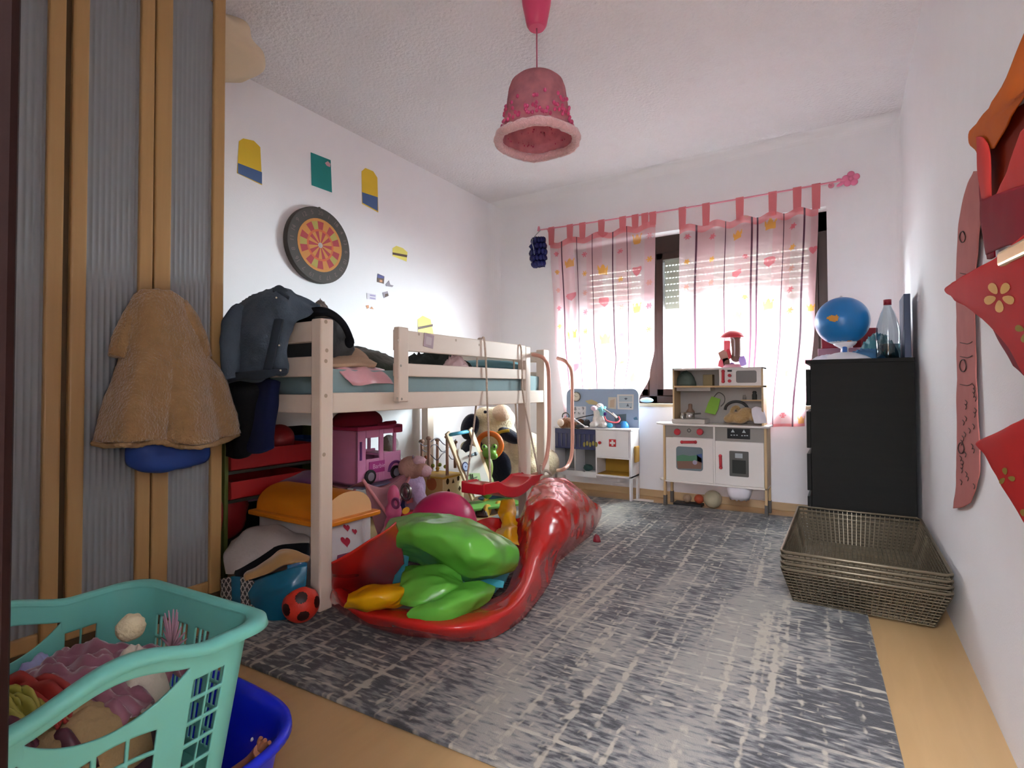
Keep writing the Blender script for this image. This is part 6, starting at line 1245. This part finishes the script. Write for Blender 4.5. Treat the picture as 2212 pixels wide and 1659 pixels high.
panel('dark_lining', [[Wp(2110, 300, .016), Wp(2170, 250, .02), Wp(2290, 180, .02)], [Wp(2118, 370, .016), Wp(2175, 370, .02), Wp(2290, 330, .02)], [Wp(2125, 430, .016), Wp(2170, 440, .02), Wp(2290, 420, .02)]], CDK)
panel('coral_strip', [[Wp(2108, 296, .04), Wp(2122, 296, .045), Wp(2136, 312, .04)], [Wp(2112, 345, .04), Wp(2126, 345, .046), Wp(2142, 345, .04)], [Wp(2122, 428, .035), Wp(2132, 428, .04), Wp(2144, 424, .035)]], CCO)
panel('coral_strip', [[Wp(2205, 285, .05), Wp(2240, 260, .055), Wp(2290, 250, .05)], [Wp(2180, 360, .05), Wp(2225, 340, .055), Wp(2290, 330, .05)], [Wp(2150, 425, .045), Wp(2200, 405, .05), Wp(2290, 390, .05)]], CCO)
panel('burgundy_waist', [[Wp(2122, 432, .05), Wp(2180, 410, .06), Wp(2290, 380, .06)], [Wp(2122, 490, .05), Wp(2180, 480, .06), Wp(2290, 460, .06)], [Wp(2132, 550, .05), Wp(2180, 530, .06), Wp(2290, 520, .06)]], CMR)
panel('side_drape', [[Wp(2116, 330, .018), Wp(2122, 330, .02), Wp(2130, 330, .02)], [Wp(2120, 450, .018), Wp(2128, 450, .022), Wp(2140, 450, .02)], [Wp(2132, 560, .018), Wp(2140, 560, .022), Wp(2150, 555, .02)]], CMR)
sk = panel('pointed_flap', [[Wp(2150, 560, .07), Wp(2185, 530, .08), Wp(2300, 440, .08)], [Wp(2090, 592, .055), Wp(2150, 600, .075), Wp(2290, 560, .08)], [Wp(2041, 624, .04), Wp(2110, 660, .06), Wp(2280, 700, .07)], [Wp(2058, 642, .04), Wp(2120, 685, .05), Wp(2270, 830, .06)], [Wp(2060, 646, .038), Wp(2145, 702, .045), Wp(2260, 900, .05)]], CRD, .003)
panel('burgundy_flap', [[Wp(2135, 690, .036), Wp(2180, 650, .04), Wp(2300, 600, .04)], [Wp(2160, 740, .036), Wp(2210, 740, .04), Wp(2300, 740, .04)], [Wp(2190, 790, .034), Wp(2235, 830, .036), Wp(2300, 900, .036)]], CMR)
lk = panel('pointed_flap', [[Wp(2170, 930, .055), Wp(2212, 905, .065), Wp(2300, 860, .07)], [Wp(2108, 956, .04), Wp(2160, 970, .055), Wp(2300, 990, .06)], [Wp(2125, 980, .04), Wp(2175, 1030, .05), Wp(2300, 1120, .055)], [Wp(2140, 1005, .038), Wp(2190, 1090, .045), Wp(2280, 1240, .05)]], CRD, .003)
from mathutils.bvhtree import BVHTree
def hit(o, x, y):
    me = o.data; t = BVHTree.FromPolygons([v.co for v in me.vertices], [p.vertices[:] for p in me.polygons]); d = ray(x, y).normalized(); h = t.ray_cast(CAM, d)
    if h[0] is None: return None
    n = h[1] if h[1].dot(d) < 0 else -h[1]; return h[0] + n * .0025, n
def print_flower(o, cx, cy, s, mat, n=5, gap=.3):
    b = NB()
    for k in range(n):
        a0 = 2 * math.pi * k / n + gap; P = []
        for j in range(14):
            a = 2 * math.pi * j / 14; u, v = .62 + .40 * math.cos(a), .27 * math.sin(a) * (1 + .3 * math.cos(a))
            h = hit(o, cx + s * (u * math.cos(a0) - v * math.sin(a0)), cy + s * (u * math.sin(a0) + v * math.cos(a0)))
            if h: P.append(h[0])
        if len(P) > 6: face(b, P)
    out('flower_print', b, mat, o, recalc=False)
OGP = M('olive_gold_print', '#8f7a2c', .7, spec=.1)
print_flower(sk, 2162, 640, 34, CGO); print_flower(sk, 2222, 714, 26, OGP, 4); print_flower(lk, 2177, 1030, 20, OGP, 3); print_flower(lk, 2216, 1120, 20, OGP, 3)
ss = empty('fabric_sash', Wp(2080, 1095, .01), 'long pinkish printed sash hanging on the right wall behind the costume', 'sash')
b = NB(); cloth(b, [[Wp(2104, 370, .012), Wp(2116, 370, .014), Wp(2128, 372, .012)], [Wp(2080, 430, .012), Wp(2100, 432, .015), Wp(2122, 434, .012)], [Wp(2069, 520, .010), Wp(2090, 520, .014), Wp(2114, 522, .010)], [Wp(2066, 640, .010), Wp(2086, 640, .013), Wp(2106, 642, .010)], [Wp(2067, 760, .010), Wp(2088, 760, .013), Wp(2108, 762, .010)], [Wp(2067, 880, .010), Wp(2090, 880, .013), Wp(2113, 882, .010)], [Wp(2067, 1000, .010), Wp(2092, 1000, .013), Wp(2117, 1002, .010)], [Wp(2064, 1060, .010), Wp(2086, 1060, .013), Wp(2110, 1050, .010)], [Wp(2059, 1098, .010), Wp(2078, 1096, .012), Wp(2096, 1086, .010)]], 8, 8, .002, 20, 2)
sb_ = out('band', b, M('dusty_rose_print', '#a8655f', .85, var=.12, vs=14), ss, smooth=True, solid=.002, recalc=False)
b = NB()
for cx, cy, s in ((2079, 512, 9), (2080, 790, 10), (2076, 968, 9)): tube(b, [Wp(cx + s * .7 * math.cos(t), cy + s * 1.3 * math.sin(t), .0158) for t in (0, 1, 2, 3, 4, 5)], .0016, closed=True, seg=6)
random.seed(11)
for k in range(26):
    y = 830 + k * 8.6; x = 2073 + random.randint(0, 32); tube(b, [Wp(x, y, .0155), Wp(x + 4, y + 5, .0158), Wp(x + 2, y + 11, .0155)], .0012, seg=5, smooth=2)
for y in (590, 740, 770, 830): tube(b, [Wp(2074, y, .0155), Wp(2090, y + 3, .0158), Wp(2100, y - 2, .0155)], .0012, seg=5, smooth=2)
out('line_print', b, M('print_ink', '#4a3430', .8), sb_)['kind'] = 'stuff'
hk = empty('brass_hook', Wp(2200, 555, .09), 'polished brass lever hook sticking out over the red costume', 'hook')
b = NB(); bar(b, PX(2164, 560, XR - .115), PX(2240, 522, XR - .115), .012, .022, up=(0, 0, 1)); out('lever', b, M('polished_brass', '#c9a64f', .15, .95), hk, bevel=.004)
b = NB(); cyl(b, PX(2236, 530, XR - .11), Vector((XR, PX(2236, 530, XR - .11).y, PX(2236, 530, XR - .11).z)), .010); out('spindle', b, M('polished_brass', '#c9a64f', .15, .95), hk)

# ------------------------------------------------------------------ aqua laundry basket with clothes, blue tub
AQ = M('aqua_plastic', '#6cb9ae', .35, var=.03, tl=.12)
lb_ = empty('laundry_basket', (-1.1, .35, 0), 'aqua plastic laundry basket full of clothes standing on the blue tub in front of the wardrobe', 'laundry basket')
zr = .47; ZB0 = .212; A_, B0 = PZ(303, 1256, zr), PZ(566, 1334, zr); ux = (A_ - B0); LA = ux.length; ux.normalize(); vy = Vector((-ux.y, ux.x, 0))
if vy.y > 0: vy = -vy
LB = .45; rc_ = .055
def loop(inset, n=300):
    """rounded rectangle of the basket, corner B0 outermost; returns points and (side, distance along side)"""
    x0, x1, y0, y1 = inset, LA - inset, inset, LB - inset; r = rc_; segs = []
    pts = []
    def arc(cx, cy, a0, tagv):
        for k in range(10): a = R(a0 + 9 * k); pts.append((cx + r * math.cos(a), cy + r * math.sin(a), tagv, 0))
    def line(xa, ya, xb, yb, s, m):
        for k in range(m):
            t = k / m; pts.append((xa + (xb - xa) * t, ya + (yb - ya) * t, s, t))
    m1, m2 = 110, 150
    line(x0 + r, y0, x1 - r, y0, 'far', m1); arc(x1 - r, y0 + r, -90, 'c'); line(x1, y0 + r, x1, y1 - r, 'wall', m2); arc(x1 - r, y1 - r, 0, 'c')
    line(x1 - r, y1, x0 + r, y1, 'near', m1); arc(x0 + r, y1 - r, 90, 'c'); line(x0, y1 - r, x0, y0 + r, 'room', m2); arc(x0 + r, y0 + r, 180, 'c')
    return pts
O0 = B0.copy(); O0.z = 0
def W_(x, y, z): return O0 + ux * x + vy * y + Vector((0, 0, z))
top, bot = loop(0), loop(.03); NR = 100; b = NB(); VV = []
def bump(s, t): return .028 * max(0, 1 - ((t - .52) / .34) ** 2) ** 2 if s in ('wall', 'room') else 0
for i in range(NR + 1):
    v = i / NR; VV.append([b.verts.new(W_(p[0] + (q[0] - p[0]) * v, p[1] + (q[1] - p[1]) * v, ZB0 + (zr + bump(p[2], p[3]) - ZB0) * (1 - v))) for p, q in zip(top, bot)])
N_ = len(top); HB = zr - ZB0; LENS = {}; IA, IB, IC = 12, 20, 40
for k, (p, q) in enumerate(zip(top, bot)):                             # rows of the long sides follow the lens-shaped grip opening
    m_ = (p[3] - .52) * (LB - 2 * rc_)
    if p[2] in ('wall', 'room') and abs(m_) < .100:
        d1, d2, d3 = IA / NR * HB, IA / NR * HB + .001 + .058 * (1 - (m_ / .100) ** 2), IC / NR * HB; LENS[k] = 1
        for i in range(IA, IC):
            d = d1 + (d2 - d1) * (i - IA) / (IB - IA) if i < IB else d2 + (d3 - d2) * (i - IB) / (IC - IB)
            v = d / HB; VV[i][k].co = W_(p[0] + (q[0] - p[0]) * v, p[1] + (q[1] - p[1]) * v, ZB0 + (zr + bump(p[2], p[3]) - ZB0) * (1 - v))
for i in range(NR):
    for k in range(N_):
        s, t = top[k][2], top[k][3]; d = (i + .5) / NR * (zr - ZB0); hole = False
        if s in ('wall', 'room'):
            L_ = LB - 2 * rc_; m_ = t * L_ - .52 * L_; 
            if s == 'room': pass
            if k in LENS and (k + 1) % N_ in LENS and IA <= i < IB: hole = True
            am = abs(m_); d0 = None
            if am < .066: cc, wc, d0 = (m_ + .066) % .044, .038, .108
            elif .107 < am < .165: cc, wc, d0 = (am - .107) % .029, .0245, .052
            if d0 and cc < wc and d > d0 and d < zr - ZB0 - .02 and (d - d0) % .034 < .029: hole = True
        elif s in ('far', 'near'):
            L_ = LA - 2 * rc_; m_ = t * L_; bk = m_ % (L_ / 4)
            if .010 < bk < L_ / 4 - .010 and .05 < d < zr - ZB0 - .025:
                cc = (bk - .010) % ((L_ / 4 - .020) / 3); rr_ = (d - .05) % .040
                if cc < (L_ / 4 - .020) / 3 - .0035 and rr_ < .0345: hole = True
        if not hole:
            f = b.faces.new((VV[i][k], VV[i][(k + 1) % N_], VV[i + 1][(k + 1) % N_], VV[i + 1][k])); f.smooth = True
b.faces.new(VV[-1])
out('basket_wall', b, AQ, lb_, solid=.0035, recalc=False)
b = NB(); rings = []
for off, dz in ((-.002, -.004), (.004, .003), (.013, .004), (.020, -.001), (.022, -.012)):
    pts = loop(-off); rings.append([b.verts.new(W_(p[0], p[1], zr + bump(q[2], q[3]) + dz)) for p, q in zip(pts, top)])
for A1, B1 in zip(rings[:-1], rings[1:]):
    for k in range(N_): f = b.faces.new((A1[k], A1[(k + 1) % N_], B1[(k + 1) % N_], B1[k])); f.smooth = True
out('rim', b, AQ, lb_, solid=.003, recalc=False)
def heapW(name, x, y, z, rx, ry, h, seed, mat, label, cat='clothes', wr=.4, fr=3.2, ang=0):
    b = NB(); heap(b, W_(x, y, z), rx, ry, h, seed, wr, fr, ang + math.degrees(math.atan2(ux.y, ux.x)), crease=False, power=.5); return tag(out(name, b, mat), label, cat)
MAU = M('mauve_satin', '#7d4a5c', .4, var=.3, vs=14, sheen=.5)
heapW('dark_garment', LA * .5, LB * .52, ZB0 + .004, LA * .40, LB * .42, .12, 3, M('plum_dark_cloth', '#3a2630', .7, var=.3, vs=9), 'dark plum cloth filling the bottom of the laundry basket', 'garment', .1)
def folds(name, x, y, z, rx, ry, h, seed, mat, label, cat, ang=0, f=5.0):
    """rumpled sheet of fabric lying on the pile, with long soft folds"""
    b = NB(); n = 46; V = []; ca, sa = math.cos(R(ang)), math.sin(R(ang))
    for i in range(n + 1):
        row = []
        for k in range(n + 1):
            u, v = i / n * 2 - 1, k / n * 2 - 1; e = 1 + .16 * noise.noise(Vector((u * 1.4 + seed, v * 1.4, .3)))
            q = Vector((u * f * .45, v * f, seed * 1.7)); w = noise.noise(q) + .5 * noise.noise(q * 2.2)
            zz = h * (1 - max(abs(u), abs(v)) ** 3) + .030 * w - .012 * abs(noise.noise(q * 1.6))
            X, Y = u * rx * e, v * ry * e; row.append(b.verts.new(W_(x + X * ca - Y * sa, y + X * sa + Y * ca, z + zz)))
        V.append(row)
    for i in range(n):
        for k in range(n): fc = b.faces.new((V[i][k], V[i + 1][k], V[i + 1][k + 1], V[i][k + 1])); fc.smooth = True
    return tag(out(name, b, mat, smooth=True, solid=.004, recalc=False), label, cat)
folds('mauve_dress', LA * .58, LB * .36, .365, .115, .10, .06, 7, MAU, 'shiny mauve dress crumpled on top in the laundry basket', 'dress', 30)
folds('sequin_dress', LA * .50, LB * .74, .355, .145, .085, .06, 12, M('rainbow_sequin', '#5a2a3c', .35, .1, var=.8, vs=16), 'dark red sequinned dress at the near end of the laundry basket', 'dress', 12, 6)
folds('lavender_cloth', LA * .82, LB * .50, .375, .04, .08, .03, 4, M('lavender_satin', '#8d90b8', .4, var=.1), 'lavender blue satin cloth beside the mauve dress', 'cloth', 10, 3)
folds('red_cloth', LA * .62, LB * .56, .40, .13, .028, .03, 6, M('tomato_satin', '#8c2a26', .4, var=.3), 'tomato red cloth strip across the laundry basket', 'cloth', 14, 3)
folds('yellow_scarf', LA * .55, LB * .62, .405, .10, .016, .028, 9, M('olive_yellow_satin', '#8f8a3a', .35, var=.3), 'olive yellow shiny scarf between the red strip and the sequinned dress', 'scarf', 10, 3)
heapW('white_sock', LA * .42, LB * .26, .33, .06, .045, .10, 8, M('off_white_knit', '#b9b2a6', .9, bump=.5), 'off-white knitted sock near the slotted end of the basket', 'sock', .15, 2)
heapW('beige_hat', LA * .30, LB * .46, .30, .055, .09, .10, 9, M('sand_plush', '#96805f', 1, bump=.6), 'sand coloured soft hat under the basket handle', 'hat', .15, 2)
b = NB(); q = W_(LA * .56, LB * .22, .47); ball(b, q - Vector((0, 0, .02)), .022, seg=16, lump=.15); tag(out('pompom', b, M('cream_fluff', '#cbbf9f', 1, bump=1)), 'cream pompom poking up in the laundry basket', 'pompom')
b = NB(); q = W_(LA * .42, LB * .13, .41)
for k in range(16): a = math.pi * (k / 15 - .5); tube(b, [q, q + ux * (-.035 * math.sin(a)) + Vector((0, .004 * math.sin(k), .055 * math.cos(a) + .01))], [.004, .001], seg=6, smooth=0)
tag(out('tulle_ruffle', b, M('pink_tulle', '#a3808f', .8)), 'spiky dusky pink tulle ruffle beside the cream pompom', 'tulle')
# blue tub with a doll in it
tcx, tcy, trx, try_ = -1.125, .455, .235, .245
tub = empty('plastic_tub', (tcx, tcy, 0), 'royal blue plastic tub on the floor underneath the laundry basket', 'tub')
b = NB(); prof = [(.80, .004), (.84, .012), (.93, .14), (.96, .185), (1.0, .203), (1.035, .201), (1.04, .190)]; ringsT = []
for r_, z in prof:
    ring = []
    for k in range(64):
        a = 2 * math.pi * k / 64; cx = math.copysign(abs(math.cos(a)) ** .6, math.cos(a)); cy_ = math.copysign(abs(math.sin(a)) ** .6, math.sin(a)); ring.append(b.verts.new((tcx + trx * r_ * cx, tcy + try_ * r_ * cy_, z)))
    ringsT.append(ring)
for A1, B1 in zip(ringsT[:-1], ringsT[1:]):
    for k in range(64): f = b.faces.new((A1[k], A1[(k + 1) % 64], B1[(k + 1) % 64], B1[k])); f.smooth = True
b.faces.new(ringsT[0])
out('shell', b, M('royal_blue_plastic', '#1226c4', .3, var=.03), tub, solid=.004, recalc=False)
dol = empty('doll', (tcx + .14, tcy + .08, .02), 'peach coloured toy doll with raised arm lying in the blue tub', 'doll'); SK = M('doll_skin', '#c07a58', .5)
h0 = PZ(563, 1620, .15); h1 = PZ(538, 1655, .09)
b = NB(); ball(b, h1 + Vector((-.05, -.07, -.045)), (.06, .05, .035), seg=16); ball(b, h1 + Vector((-.11, -.05, -.03)), (.04, .04, .04), seg=16)
out('body', b, SK, dol, remesh=.004)
b = NB(); tube(b, [h1 + Vector((-.03, -.05, -.03)), h1, h0], [.022, .018, .013], seg=12)
for k in (-1, 0, 1): tube(b, [h0, h0 + Vector((.010 * k, .004, .010)), h0 + Vector((.014 * k + .006, .006, .018))], [.006, .005, .004], seg=8)
out('arm', b, SK, dol)
for (x, y, z), (x2, y2, z2) in (((544, 1612, .10), (545, 1596, .12)), ((556, 1620, .10), (559, 1606, .13))):
    b = NB(); tube(b, [PZ(x, y, .08), PZ(x2, y2, z2)], [.008, .003], seg=8, smooth=0); out('finger', b, M('white_cotton', '#d9d3d8', .9), dol)
